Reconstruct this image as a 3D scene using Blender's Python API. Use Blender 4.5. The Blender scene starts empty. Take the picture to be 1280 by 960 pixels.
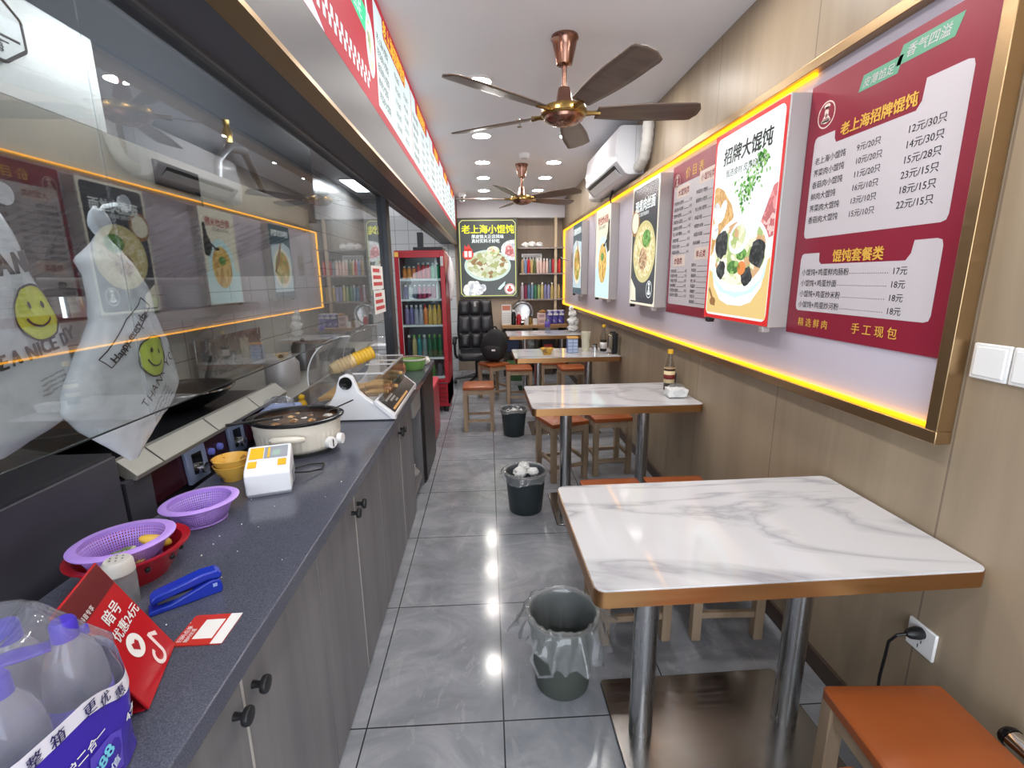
import bpy, bmesh, math, random
from mathutils import Vector, Matrix, noise
PI = math.pi
SC = bpy.context.scene
COL = SC.collection
rnd = random.Random(7)

# ------------------------------------------------------------------ camera
YAW, PITCH, ROLL, FPX = math.radians(2.70), math.radians(12.57), math.radians(0.73), 594.4
cy, sy, cp, sp = math.cos(YAW), math.sin(YAW), math.cos(PITCH), math.sin(PITCH)
Fv = Vector((sy*cp, cy*cp, -sp)); Rv = Vector((cy, -sy, 0)); Dv = Fv.cross(Rv)
r2 = math.cos(ROLL)*Rv + math.sin(ROLL)*Dv
d2 = -math.sin(ROLL)*Rv + math.cos(ROLL)*Dv
cam = bpy.data.cameras.new('camera'); cam.sensor_width = 36; cam.lens = FPX/1280*36
cam.clip_start = 0.02
camo = bpy.data.objects.new('camera', cam); COL.objects.link(camo)
m = Matrix((( r2.x, -d2.x, -Fv.x, 0), (r2.y, -d2.y, -Fv.y, 0), (r2.z, -d2.z, -Fv.z, 1.47), (0, 0, 0, 1)))
camo.matrix_world = m
SC.camera = camo
# ------------------------------------------------------------------ light
SC.view_settings.view_transform = 'Standard'
SC.view_settings.look = 'None'
SC.view_settings.gamma = 1
SC.view_settings.exposure = 0.18
w = bpy.data.worlds.new('sky'); SC.world = w; w.use_nodes = True
bg = w.node_tree.nodes['Background']; bg.inputs[0].default_value = (0.86, 0.93, 1.0, 1); bg.inputs[1].default_value = 4.5
LAMP = 125.0          # strength of the ceiling downlights
po = bpy.data.lights.new('shopfront_daylight', 'AREA'); po.shape = 'RECTANGLE'; po.size = 3.05; po.size_y = 2.6
po.cycles.is_portal = True
poo = bpy.data.objects.new('shopfront_daylight', po); COL.objects.link(poo)
poo.location = (-0.32, -1.6, 1.33); poo.rotation_euler = (PI/2, 0, 0)

# ------------------------------------------------------------------ materials
def lin(c):
    return tuple(((v/255)/12.92 if v/255 <= .04045 else ((v/255+.055)/1.055)**2.4) for v in c) + (1,)
MATS = {}
def mat(name, rgb, rough=.5, metal=0, emit=0, spec=.5, trans=0, alpha=1, ior=1.45, coat=0, erg=None):
    if name in MATS: return MATS[name]
    mt = bpy.data.materials.new(name); mt.use_nodes = True
    b = mt.node_tree.nodes['Principled BSDF']; i = b.inputs
    i['Base Color'].default_value = lin(rgb); i['Roughness'].default_value = rough; i['Metallic'].default_value = metal
    i['Specular IOR Level'].default_value = spec; i['IOR'].default_value = ior
    i['Transmission Weight'].default_value = trans; i['Alpha'].default_value = alpha
    i['Coat Weight'].default_value = coat; i['Coat Roughness'].default_value = .05
    if emit:
        i['Base Color'].default_value = tuple(v*.25 for v in lin(rgb)[:3]) + (1,)
        i['Emission Color'].default_value = lin(erg or rgb); i['Emission Strength'].default_value = emit
    MATS[name] = mt
    return mt
def nodes(mt):
    nt = mt.node_tree
    return nt, nt.nodes['Principled BSDF']
def N(nt, t, **kw):
    n = nt.nodes.new(t)
    for k, v in kw.items():
        if k.startswith('i_'):
            n.inputs[int(k[2:])].default_value = v
        else: setattr(n, k, v)
    return n
def L(nt, a, b): nt.links.new(a, b)
def mth(nt, op, a, b=None, c=None):
    n = nt.nodes.new('ShaderNodeMath'); n.operation = op
    for k, v in enumerate((a, b, c)):
        if v is None: continue
        if isinstance(v, (int, float)): n.inputs[k].default_value = v
        else: L(nt, v, n.inputs[k])
    return n.outputs[0]
def ramp(nt, fac, stops, interp='LINEAR'):
    n = nt.nodes.new('ShaderNodeValToRGB'); n.color_ramp.interpolation = interp
    e = n.color_ramp.elements
    while len(e) < len(stops): e.new(.5)
    for k, (p, c) in enumerate(stops): e[k].position = p; e[k].color = lin(c)
    L(nt, fac, n.inputs[0]); return n.outputs[0]
def mix(nt, fac, a, b):
    n = nt.nodes.new('ShaderNodeMix'); n.data_type = 'RGBA'
    for s, v in ((n.inputs[0], fac), (n.inputs[6], a), (n.inputs[7], b)):
        if isinstance(v, (int, float)): s.default_value = v
        elif isinstance(v, tuple): s.default_value = v
        else: L(nt, v, s)
    return n.outputs[2]
def coords(nt, scale=(1, 1, 1), kind='Object'):
    tc = nt.nodes.new('ShaderNodeTexCoord'); mp = nt.nodes.new('ShaderNodeMapping')
    mp.inputs['Scale'].default_value = scale; L(nt, tc.outputs[kind], mp.inputs[0]); return mp.outputs[0]
def xyz(nt, v):
    n = nt.nodes.new('ShaderNodeSeparateXYZ'); L(nt, v, n.inputs[0]); return n.outputs
def noi(nt, v, scale=1, detail=4, rough=.5, dist=0):
    n = nt.nodes.new('ShaderNodeTexNoise'); n.inputs['Scale'].default_value = scale; n.inputs['Detail'].default_value = detail
    n.inputs['Roughness'].default_value = rough; n.inputs['Distortion'].default_value = dist
    L(nt, v, n.inputs['Vector']); return n.outputs[0]
def line_mask(nt, c, period, off, width):
    f = mth(nt, 'FRACT', mth(nt, 'DIVIDE', mth(nt, 'SUBTRACT', c, off - width/2), period))
    return mth(nt, 'LESS_THAN', f, width/period)
def bump(nt, b, h, strength=.2, dist=.01):
    n = nt.nodes.new('ShaderNodeBump'); n.inputs['Strength'].default_value = strength; n.inputs['Distance'].default_value = dist
    L(nt, h, n.inputs['Height']); L(nt, n.outputs[0], b.inputs['Normal'])
def wood(name, a, b_, scale, rough=.45, seams=None, spec=.4):
    if name in MATS: return MATS[name]
    mt = mat(name, a, rough, spec=spec); nt, b = nodes(mt)
    v = coords(nt, scale); f = noi(nt, v, 1, 6, .6, .6)
    c = ramp(nt, f, [(.3, a), (.7, b_)])
    if seams:
        ax, per, off, wd, sc = seams
        s = line_mask(nt, xyz(nt, coords(nt))[ax], per, off, wd); c = mix(nt, s, c, lin(sc))
    L(nt, c, b.inputs['Base Color']); return mt
def tiles(name, col, grout, ax1, p1, ax2, p2, wd, rough=.2):
    mt = mat(name, col, rough); nt, b = nodes(mt); o = xyz(nt, coords(nt))
    k = mth(nt, 'MAXIMUM', line_mask(nt, o[ax1], p1, 0, wd), line_mask(nt, o[ax2], p2, 0, wd))
    L(nt, mix(nt, k, lin(col), lin(grout)), b.inputs['Base Color']); return mt
def mottle(name, cols, scale, rough=.5, emit=0, sc3=(1, 1, 1), metal=0, vor=True):
    """patchy food / printed-picture colours"""
    if name in MATS: return MATS[name]
    mt = mat(name, cols[0], rough, metal); nt, b = nodes(mt); v = coords(nt, sc3)
    wob = noi(nt, v, scale*.6, 3)
    if vor:
        n = nt.nodes.new('ShaderNodeTexVoronoi'); n.inputs['Scale'].default_value = scale
        ad = nt.nodes.new('ShaderNodeVectorMath'); ad.operation = 'ADD'
        sc_ = nt.nodes.new('ShaderNodeVectorMath'); sc_.operation = 'SCALE'; sc_.inputs[3].default_value = .6/scale*2
        nn = nt.nodes.new('ShaderNodeTexNoise'); nn.inputs['Scale'].default_value = scale*1.3
        L(nt, v, nn.inputs['Vector']); L(nt, nn.outputs[1], sc_.inputs[0]); L(nt, v, ad.inputs[0]); L(nt, sc_.outputs[0], ad.inputs[1])
        L(nt, ad.outputs[0], n.inputs['Vector']); sep = nt.nodes.new('ShaderNodeSeparateColor'); L(nt, n.outputs['Color'], sep.inputs[0])
        f = sep.outputs[0]
    else: f = noi(nt, v, scale, 5, .6)
    k = len(cols)
    if vor: c = ramp(nt, f, [(i/k, cc) for i, cc in enumerate(cols)], 'CONSTANT')
    else: c = ramp(nt, f, [(.3+.4*i/(k-1), cc) for i, cc in enumerate(cols)])
    if vor: c = mix(nt, mth(nt, 'MULTIPLY', wob, .35), c, lin(cols[-1]))
    if emit:
        vm = nt.nodes.new('ShaderNodeVectorMath'); vm.operation = 'SCALE'; vm.inputs[3].default_value = .25; L(nt, c, vm.inputs[0]); L(nt, vm.outputs[0], b.inputs['Base Color'])
    else: L(nt, c, b.inputs['Base Color'])
    if emit: L(nt, c, b.inputs['Emission Color']); b.inputs['Emission Strength'].default_value = emit
    return mt
def sheer(name, tint, rough=.1, opac=.12, gl=1.45, gmul=1.0):
    """thin transparent sheet: see-through plus a Fresnel reflection, with an optional milky share"""
    if name in MATS: return MATS[name]
    mt = bpy.data.materials.new(name); mt.use_nodes = True; nt = mt.node_tree
    out = nt.nodes['Material Output']; nt.nodes.remove(nt.nodes['Principled BSDF'])
    t = N(nt, 'ShaderNodeBsdfTransparent'); t.inputs[0].default_value = lin(tint)
    d = N(nt, 'ShaderNodeBsdfDiffuse'); d.inputs[0].default_value = lin((225, 228, 232))
    tr = N(nt, 'ShaderNodeBsdfTranslucent'); tr.inputs[0].default_value = lin((225, 228, 232))
    m0 = N(nt, 'ShaderNodeMixShader'); m0.inputs[0].default_value = .4; L(nt, d.outputs[0], m0.inputs[1]); L(nt, tr.outputs[0], m0.inputs[2])
    m1 = N(nt, 'ShaderNodeMixShader'); L(nt, t.outputs[0], m1.inputs[1]); L(nt, m0.outputs[0], m1.inputs[2])
    if opac and rough > .05:
        f = noi(nt, coords(nt), 18, 4); L(nt, mth(nt, 'MULTIPLY', mth(nt, 'ADD', f, .25), opac*1.33), m1.inputs[0])
    else: m1.inputs[0].default_value = opac
    g = N(nt, 'ShaderNodeBsdfGlossy'); g.inputs[1].default_value = rough
    fr = N(nt, 'ShaderNodeFresnel'); ge = N(nt, 'ShaderNodeNewGeometry')
    L(nt, mth(nt, 'ADD', gl, mth(nt, 'MULTIPLY', ge.outputs['Backfacing'], 1/gl-gl)), fr.inputs[0])
    m2 = N(nt, 'ShaderNodeMixShader'); L(nt, mth(nt, 'MULTIPLY', fr.outputs[0], gmul), m2.inputs[0]); L(nt, m1.outputs[0], m2.inputs[1]); L(nt, g.outputs[0], m2.inputs[2])
    L(nt, m2.outputs[0], out.inputs[0]); MATS[name] = mt; return mt
def perforated(name, rgb, nu, nv, rough=.35):
    if name in MATS: return MATS[name]
    mt = mat(name, rgb, rough); nt, b = nodes(mt)
    tc = nt.nodes.new('ShaderNodeTexCoord'); o = xyz(nt, tc.outputs['UV'])
    a = mth(nt, 'FRACT', mth(nt, 'MULTIPLY', o[0], nu)); c = mth(nt, 'FRACT', mth(nt, 'MULTIPLY', o[1], nv))
    h = mth(nt, 'MULTIPLY', mth(nt, 'GREATER_THAN', a, .5), mth(nt, 'GREATER_THAN', c, .42))
    L(nt, mth(nt, 'SUBTRACT', 1, h), b.inputs['Alpha']); return mt
def brushed(name, rgb, rough=.3, sc=(2, 2, 120), var=.12):
    if name in MATS: return MATS[name]
    mt = mat(name, rgb, rough, 1); nt, b = nodes(mt); f = noi(nt, coords(nt, sc), 1, 3)
    L(nt, mth(nt, 'ADD', mth(nt, 'MULTIPLY', f, var*2), rough-var), b.inputs['Roughness']); return mt

# ------------------------------------------------------------------ geometry
class G:
    def __init__(s): s.bm = bmesh.new(); s.uv = None
    def box(s, a, b):
        x0, y0, z0 = a; x1, y1, z1 = b
        v = [s.bm.verts.new(p) for p in ((x0,y0,z0),(x1,y0,z0),(x1,y1,z0),(x0,y1,z0),(x0,y0,z1),(x1,y0,z1),(x1,y1,z1),(x0,y1,z1))]
        for f in ((3,2,1,0),(4,5,6,7),(0,1,5,4),(1,2,6,5),(2,3,7,6),(3,0,4,7)): s.bm.faces.new([v[i] for i in f])
        return s
    def lathe(s, prof, c=(0,0,0), n=24, sx=1, sy=1, uv=False, mtx=None):
        rings = []
        lay = s.bm.loops.layers.uv.verify() if uv else None
        for r, z in prof:
            if r < 1e-6: p = [Vector((0, 0, z))]
            else: p = [Vector((r*sx*math.cos(2*PI*i/n), r*sy*math.sin(2*PI*i/n), z)) for i in range(n)]
            if mtx: p = [mtx @ q for q in p]
            rings.append([s.bm.verts.new(q + Vector(c)) for q in p])
        for k in range(len(rings)-1):
            A, B = rings[k], rings[k+1]
            for i in range(n):
                j = (i+1) % n
                if len(A) == 1 and len(B) == 1: break
                if len(A) == 1: vs = [A[0], B[j], B[i]]
                elif len(B) == 1: vs = [A[i], A[j], B[0]]
                else: vs = [A[i], A[j], B[j], B[i]]
                f = s.bm.faces.new(vs)
                if uv:
                    t0, t1 = k/(len(rings)-1), (k+1)/(len(rings)-1)
                    if len(vs) == 4:
                        for l, q in zip(f.loops, ((i/n,t0),((i+1)/n,t0),((i+1)/n,t1),(i/n,t1))): l[lay].uv = q
        return s
    def tube(s, pts, r, n=8, cap=True):
        pts = [Vector(p) for p in pts]; k = len(pts); rs = r if isinstance(r, (list, tuple)) else [r]*k
        rings = []; up = None
        for i, p in enumerate(pts):
            t = (pts[min(i+1, k-1)] - pts[max(i-1, 0)]).normalized()
            if up is None:
                up = Vector((0, 0, 1)) if abs(t.z) < .9 else Vector((1, 0, 0))
            a = t.cross(up); a.normalize(); up = a.cross(t); up.normalize()
            rings.append([s.bm.verts.new(p + rs[i]*(math.cos(2*PI*j/n)*a + math.sin(2*PI*j/n)*up)) for j in range(n)])
        for A, B in zip(rings, rings[1:]):
            for j in range(n): s.bm.faces.new([A[j], B[j], B[(j+1) % n], A[(j+1) % n]])
        if cap:
            s.bm.faces.new(rings[0]); s.bm.faces.new(list(reversed(rings[-1])))
        return s
    def cyl(s, p0, p1, r, r2=None, n=20): return s.tube([p0, p1], [r, r if r2 is None else r2], n)
    def prism(s, pts, ax, d0, d1):
        def P(a, b, d): return {'x': (d, a, b), 'y': (a, d, b), 'z': (a, b, d)}[ax]
        A = [s.bm.verts.new(P(a, b, d0)) for a, b in pts]; B = [s.bm.verts.new(P(a, b, d1)) for a, b in pts]
        s.bm.faces.new(A); s.bm.faces.new(list(reversed(B))); n = len(pts)
        for i in range(n): s.bm.faces.new([A[i], B[i], B[(i+1) % n], A[(i+1) % n]])
        return s
    def poly(s, pts): s.bm.faces.new([s.bm.verts.new(p) for p in pts]); return s
    def sph(s, c, r, n=16, m=10, mtx=None):
        r = (r, r, r) if isinstance(r, (int, float)) else r
        M = Matrix.Diagonal((*r, 1)); M = (mtx.to_4x4() @ M) if mtx else M
        bmesh.ops.create_uvsphere(s.bm, u_segments=n, v_segments=m, radius=1, matrix=Matrix.Translation(c) @ M); return s
    def grid(s, f, nu, nv, closed=False):
        V = [[s.bm.verts.new(f(i/nu, j/nv)) for i in range(nu + (0 if closed else 1))] for j in range(nv+1)]
        k = len(V[0])
        for j in range(nv):
            for i in range(nu):
                s.bm.faces.new([V[j][i], V[j][(i+1) % k], V[j+1][(i+1) % k], V[j+1][i]])
        return s
    def build(s, name, mt, parent=None, smooth=40, bev=0, seg=2, solid=0, sub=0, fix=True):
        if fix: bmesh.ops.recalc_face_normals(s.bm, faces=s.bm.faces)
        me = bpy.data.meshes.new(name); s.bm.to_mesh(me); s.bm.free(); me.materials.append(mt)
        if smooth:
            me.shade_smooth(); me.set_sharp_from_angle(angle=math.radians(smooth))
        o = bpy.data.objects.new(name, me); COL.objects.link(o)
        if parent: o.parent = parent
        if solid: q = o.modifiers.new('s', 'SOLIDIFY'); q.thickness = solid; q.offset = 0
        if bev: q = o.modifiers.new('b', 'BEVEL'); q.width = bev; q.segments = seg; q.limit_method = 'ANGLE'
        if sub: q = o.modifiers.new('u', 'SUBSURF'); q.levels = sub; q.render_levels = sub
        return o
def thing(name, label, cat, loc=(0, 0, 0), rz=0, group=None):
    o = bpy.data.objects.new(name, None); COL.objects.link(o); o.location = loc; o.rotation_euler = (0, 0, rz)
    o.empty_display_size = .05; return tag(o, label, cat, group)
def tag(o, label, cat, group=None):
    o['label'] = label; o['category'] = cat
    if group: o['group'] = group
    return o
def struct(o): o['kind'] = 'structure'; return o
def dup(root, loc, rz, label, group=None):
    r = root.copy(); COL.objects.link(r); r.location = loc; r.rotation_euler = (0, 0, rz); r['label'] = label
    if group: r['group'] = group
    for ch in list(root.children):
        c = ch.copy(); COL.objects.link(c); c.parent = r
        for g in list(ch.children):
            d = g.copy(); COL.objects.link(d); d.parent = c
    return r
ORD = ['first', 'second', 'third', 'fourth', 'fifth', 'sixth', 'seventh', 'eighth', 'ninth', 'tenth', 'eleventh', 'twelfth', 'thirteenth', 'fourteenth']

# text -> flat mesh, through Blender's built-in font
TS = bpy.data.scenes.new('lettering_tmp'); TVL = TS.view_layers[0]
TC = bpy.data.curves.new('lettering_tmp', 'FONT'); TO = bpy.data.objects.new('lettering_tmp', TC); TS.collection.objects.link(TO)
def text(bm, s, x, z, size, al='l', y=0, bold=0, shear=0, sx=1, rot=0, res=2, fn=None, space=1, nv=(1, 0, 0)):
    TC.body = s; TC.size = size; TC.shear = shear; TC.resolution_u = res; TC.space_character = space
    TC.align_x = {'l': 'LEFT', 'c': 'CENTER', 'r': 'RIGHT'}[al]
    TO.update_tag(); TVL.update()
    dg = TVL.depsgraph
    me = bpy.data.meshes.new_from_object(TO.evaluated_get(dg))
    c, sn = math.cos(rot), math.sin(rot)
    M = Matrix(((c*sx, -sn, 0, x), (0, 0, 0, y), (sn*sx, c, 0, z), (0, 0, 0, 1)))
    for v in me.vertices:
        p = M @ v.co; v.co = fn(p) if fn else p
    d = bold*size*.8
    for k, (du, dv) in enumerate(((0, 0),) if not bold else ((-d, 0), (d, 0)) if bold < .02 else ((-d, -d*.6), (d, -d*.6), (d, d*.6), (-d, d*.6), (0, 0))):
        n0 = len(bm.verts); bm.from_mesh(me)
        if k or du:
            bm.verts.ensure_lookup_table(); o = Vector((du*c - dv*sn, -.00012*k, du*sn + dv*c)) if fn is None else Vector(nv)*.00012*k + (Vector((0, du*c - dv*sn, du*sn + dv*c)) if nv == (1, 0, 0) else Vector((du*c - dv*sn, du*sn + dv*c, 0)) if nv == (0, 0, 1) else Vector((du*c - dv*sn, (du*sn + dv*c)*.42, (du*sn + dv*c)*.9)))
            for v in bm.verts[n0:]: v.co += o
    bpy.data.meshes.remove(me)
class Art:
    """flat printed shapes in a part's local x-z plane, facing -y"""
    def __init__(s, y): s.g = G(); s.y = y
    def rect(s, x0, z0, x1, z1, r=0):
        if r <= 0: return s.P([(x0, z0), (x1, z0), (x1, z1), (x0, z1)])
        pts = []
        for cx, cz, a in ((x1-r, z0+r, -90), (x1-r, z1-r, 0), (x0+r, z1-r, 90), (x0+r, z0+r, 180)):
            for k in range(5):
                t = math.radians(a + 22.5*k); pts.append((cx + r*math.cos(t), cz + r*math.sin(t)))
        return s.P(pts)
    def P(s, pts):
        s.g.poly([(a, s.y, b) for a, b in pts]); return s
    def E(s, cx, cz, rx, rz=None, n=32, a0=0, a1=360, rot=0):
        rz = rz or rx; full = a1 - a0 >= 360; pts = []
        for k in range(n if full else n+1):
            t = math.radians(a0 + (a1-a0)*k/n); u, v = rx*math.cos(t), rz*math.sin(t)
            c, q = math.cos(rot), math.sin(rot); pts.append((cx + u*c - v*q, cz + u*q + v*c))
        return s.P(pts)
    def ring(s, cx, cz, r0, r1, n=40, k=1):
        for i in range(n):
            a, b = 2*PI*i/n, 2*PI*(i+1)/n
            s.P([(cx+r0*math.cos(a), cz+r0*k*math.sin(a)), (cx+r1*math.cos(a), cz+r1*k*math.sin(a)), (cx+r1*math.cos(b), cz+r1*k*math.sin(b)), (cx+r0*math.cos(b), cz+r0*k*math.sin(b))])
        return s
    def line(s, pts, w):
        for (a, b), (c, d) in zip(pts, pts[1:]):
            t = Vector((c-a, d-b)); l = t.length or 1; nx, nz = -t.y/l*w/2, t.x/l*w/2
            s.P([(a+nx, b+nz), (a-nx, b-nz), (c-nx, d-nz), (c+nx, d+nz)])
        return s
    def T(s, t, x, z, size, al='l', **k): text(s.g.bm, t, x, z, size, al, y=s.y, **k); return s
    def done(s, name, mt, parent): return s.g.build(name, mt, parent, smooth=None, fix=False)

# ---- shared materials
STEEL = brushed('brushed_steel', (190, 190, 192), .28, (60, 60, 3))
STEELD = brushed('dark_steel', (120, 120, 122), .35, (3, 40, 3))
CHROME = mat('chrome', (215, 215, 215), .1, 1)
BRONZE = brushed('bronze_edge', (176, 132, 88), .32, (3, 3, 60))
GOLD = brushed('gold_trim', (176, 148, 112), .34, (3, 3, 60))
BLACK = mat('black_plastic', (26, 26, 29), .4)
BLACKG = mat('black_gloss', (20, 20, 22), .12)
WHITE = mat('white_plastic', (232, 232, 232), .3)
PAPER = mat('white_paper', (226, 226, 224), .7)
SILVER = mat('silver_frame', (172, 168, 168), .4, .3)
ORANGE = mat('orange_leatherette', (142, 74, 36), .33)
RAW = wood('raw_wood', (172, 150, 126), (140, 118, 96), (9, 9, 1.6), .6)
RED = mat('red_paint', (165, 24, 38), .3)
YEL = mat('yellow_plastic', (226, 178, 40), .4)
GREENP = mat('green_plastic', (122, 172, 92), .4)
INK = mat('black_ink', (38, 36, 38), .6)
CLEAR = sheer('clear_film', (250, 250, 252), .18, .10, 1.5)
ACRYL = sheer('clear_acrylic', (241, 240, 238), .04, .05, 1.5)
CGLASS = sheer('cooler_glass', (240, 246, 246), .02, 0, 1.5)

# ================================================================== the room
Y0, Y1, XL, XR, ZC = -1.5, 7.70, -1.86, 1.215, 2.655
def slab(name, a, b, mt, bev=0): return struct(G().box(a, b).build(name, mt, bev=bev))
# floor: glossy grey marble tiles
fm = mat('floor_tile', (116, 118, 124), .1); nt, b = nodes(fm); o3 = xyz(nt, coords(nt))
v1 = noi(nt, coords(nt, (1.3, 2.2, 1)), 1.6, 8, .65, 1.4); v2 = noi(nt, coords(nt, (2.4, 1.2, 1)), 3.1, 6, .6, 2.5)
cc = ramp(nt, v1, [(.25, (112, 115, 121)), (.5, (136, 139, 146)), (.62, (152, 154, 160)), (.8, (124, 127, 133))])
cc = mix(nt, mth(nt, 'MULTIPLY', mth(nt, 'GREATER_THAN', v2, .6), .25), cc, lin((168, 170, 172)))
gx = mth(nt, 'MULTIPLY', line_mask(nt, o3[0], .6, .02, .005), mth(nt, 'GREATER_THAN', o3[0], -.43))
gx = mth(nt, 'MAXIMUM', gx, line_mask(nt, o3[0], 50, -.44, .005))
gr = mth(nt, 'MAXIMUM', gx, line_mask(nt, o3[1], .6, .13, .005))
L(nt, mix(nt, gr, cc, lin((48, 48, 52))), b.inputs['Base Color'])
L(nt, mth(nt, 'ADD', .07, mth(nt, 'MULTIPLY', v1, .12)), b.inputs['Roughness'])
slab('floor', (XL-.1, Y0, -.06), (XR+.1, Y1+.5, 0), fm)
slab('ceiling', (XL-.1, Y0, ZC), (XR+.1, Y1+.5, ZC+.08), mat('ceiling_paint', (230, 232, 238), .7))
WALLW = wood('wall_wood', (162, 145, 123), (142, 126, 106), (7, 7, .55), .42, (1, .77, .36, .006, (120, 106, 92)))
slab('wall_right', (XR, Y0, 0), (XR+.1, Y1+.5, ZC), WALLW)
KT = tiles('kitchen_tile', (188, 188, 186), (110, 110, 110), 1, .3, 2, .2, .006)
KTX = tiles('kitchen_tile_back', (196, 198, 200), (120, 122, 124), 0, .2, 2, .2, .006)
slab('wall_left', (XL-.1, Y0, 0), (XL, Y1+.5, ZC), KT)
slab('wall_back', (XL, Y1+.25, 0), (XR, Y1+.35, ZC), wood('alcove_wood', (176, 158, 140), (160, 142, 126), (7, 7, .55), .5))
slab('wall_back_kitchen', (XL, Y1-.02, 0), (-.5, Y1+.25, ZC), KTX)
slab('wall_back_panel', (-.5, Y1, 0), (.475, Y1+.25, ZC), wood('alcove_wood', (176, 158, 140), (160, 142, 126), (7, 7, .55), .5))
slab('trim_1', (.475, Y1, 2.375), (XR, Y1+.25, ZC), mat('beam_paint', (206, 204, 208), .6))
slab('trim_2', (-.445, Y1-.02, 2.375), (.475, Y1, ZC), mat('beam_paint', (206, 204, 208), .6))
slab('baseboard_right', (XR-.014, Y0, 0), (XR, Y1, .075), mat('dark_skirting', (74, 60, 52), .45))
# soffit that carries the lit menus, and its bronze lower edge
SOFM = mat('soffit_grey', (74, 73, 80), .45)
slab('trim_3', (-.715, Y0, 2.0), (-.50, Y1-.02, ZC), SOFM)
slab('trim_4', (-.66, Y0, 1.990), (-.65, Y1-.02, 2.0), mat('soffit_line', (120, 118, 120), .3, .6))
slab('trim_5', (-.50, Y0, 1.985), (-.452, Y1-.02, 2.165), mat('fascia_bronze', (66, 64, 69), .5, .0))
slab('trim_6', (-.507, Y0, 1.975), (-.447, Y1-.02, 1.988), GOLD)
slab('trim_7', (-.50, Y0, 2.165), (-.47, .32, ZC), SOFM)
# steel mullions of the serving window
for i, (x, y, w_) in enumerate(((-.685, 3.37, .055), (-.78, 5.86, .05))):
    slab('trim_%d' % (8+i), (x-.03, y-w_, 0 if i else .815), (x+.03, y+w_, 2.0), mat('mullion', (52, 54, 60), .4, .3))

# ------------------------------------------------------------------ downlights
LAMPM = mat('lamp_glow', (255, 252, 246), .5, emit=LAMP, erg=(255, 250, 244))
def downlight(x, y, lab, src=[None]):
    if src[0] is None:
        t = thing('ceiling_downlight', lab, 'ceiling light', (x, y, ZC), 0, 'round downlights in two ceiling rows')
        g = G().lathe([(.072, -.001), (.09, -.001), (.092, -.006), (.074, -.010), (.072, -.001)], n=32); g.build('trim_ring', WHITE, t)
        G().lathe([(0, -.0075), (.072, -.0075)], n=32).build('diffuser', LAMPM, t); src[0] = t
    else: dup(src[0], (x, y, ZC), 0, lab)
for i, y in enumerate((3.26, 4.40, 5.35, 6.13, 6.98, 2.15, 1.05, -.1)):
    for x, sd in ((-.025 if y > 1 else -.02, 'left'), (.79 if y < 3.5 else .72, 'right')):
        lab = 'round white recessed downlight, %s from the front in the %s row seen in the ceiling' % (ORD[i], sd) if i < 5 else 'round white recessed downlight overhead in the %s row near the entrance' % sd
        downlight(x, y, lab)
# ------------------------------------------------------------------ ceiling fans
COPPER = brushed('antique_copper', (150, 112, 98), .25, (40, 40, 3)); BRASS = mat('antique_brass', (168, 138, 82), .25, 1)
BLADE = wood('fan_blade_brown', (112, 96, 86), (86, 72, 66), (3, 14, 3), .35)
def make_fan(x, y, rz, lab):
    t = thing('ceiling_fan', lab, 'fan', (x, y, ZC), rz, 'bronze ceiling fans')
    G().lathe([(0, 0), (.068, 0), (.070, -.012), (.062, -.02), (.058, -.05), (.040, -.128), (.022, -.135), (0, -.135)], n=28).build('canopy', COPPER, t)
    G().cyl((0, 0, -.13), (0, 0, -.25), .0125).build('down_rod', COPPER, t)
    G().lathe([(0, -.235), (.03, -.235), (.034, -.25), (.045, -.31), (.05, -.318), (0, -.318)], n=28).build('rod_cup', COPPER, t)
    G().lathe([(0, -.312), (.075, -.316), (.112, -.328), (.12, -.345), (.12, -.362), (.108, -.372), (0, -.372)], n=36).build('motor_housing', BRASS, t)
    G().lathe([(0, -.37), (.104, -.371), (.1, -.385), (.07, -.402), (.035, -.41), (0, -.412)], n=36).build('lower_cap', COPPER, t)
    for k in range(5):
        a = 2*PI*k/5; R_ = Matrix.Rotation(a, 3, 'Z')
        g = G(); g.tube([R_ @ Vector(p) for p in ((.09, 0, -.352), (.15, 0, -.350), (.19, .0, -.348))], [.016, .011, .014], 8)
        br = g.build('blade_bracket', BRASS, t)
        g = G()
        def bl(u, v, R_=R_):
            r = .17 + .55*u; wd = .048 + .026*math.sin(min(1, u*1.25)*PI*.62)
            if u > .93: wd *= math.sqrt(max(0.02, 1-((u-.93)/.075)**2))
            s_ = (v-.5)*2*wd
            return R_ @ Vector((r, s_, -.349 - .24*s_ + .012*u))
        for zoff in (0,): g.grid(bl, 24, 6)
        g.build('blade', BLADE, t, solid=.006)
    return t
make_fan(.416, 2.704, math.radians(1), 'nearest bronze ceiling fan with five dark wooden blades')
make_fan(.39, 5.46, math.radians(32), 'farther bronze ceiling fan hanging near the back wall')
# sensors
t = thing('smoke_detector', 'round white smoke detector on the ceiling above the farther fan', 'detector', (.385, 5.02, ZC))
G().lathe([(0, -.04), (.04, -.04), (.05, -.028), (.052, 0), (0, 0)]).build('housing', WHITE, t)
G().lathe([(0, -.044), (.03, -.044), (.03, -.038), (0, -.038)]).build('vent_cap', mat('detector_grey', (190, 190, 190), .5), t)
t = thing('fire_sprinkler', 'small metal fire sprinkler under the ceiling between the two fans', 'sprinkler', (.275, 4.0, ZC))
G().lathe([(0, 0), (.03, 0), (.028, -.008), (.01, -.012), (.009, -.045), (0, -.045)]).build('body', CHROME, t)
G().lathe([(0, -.05), (.022, -.05), (.022, -.046), (0, -.046)], n=16).build('deflector', CHROME, t)
t = thing('security_camera', 'small white dome security camera under the ceiling in the far left corner', 'camera', (-.335, 7.18, ZC))
G().lathe([(0, 0), (.055, 0), (.055, -.05), (.04, -.06), (0, -.06)]).build('mount', WHITE, t)
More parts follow.
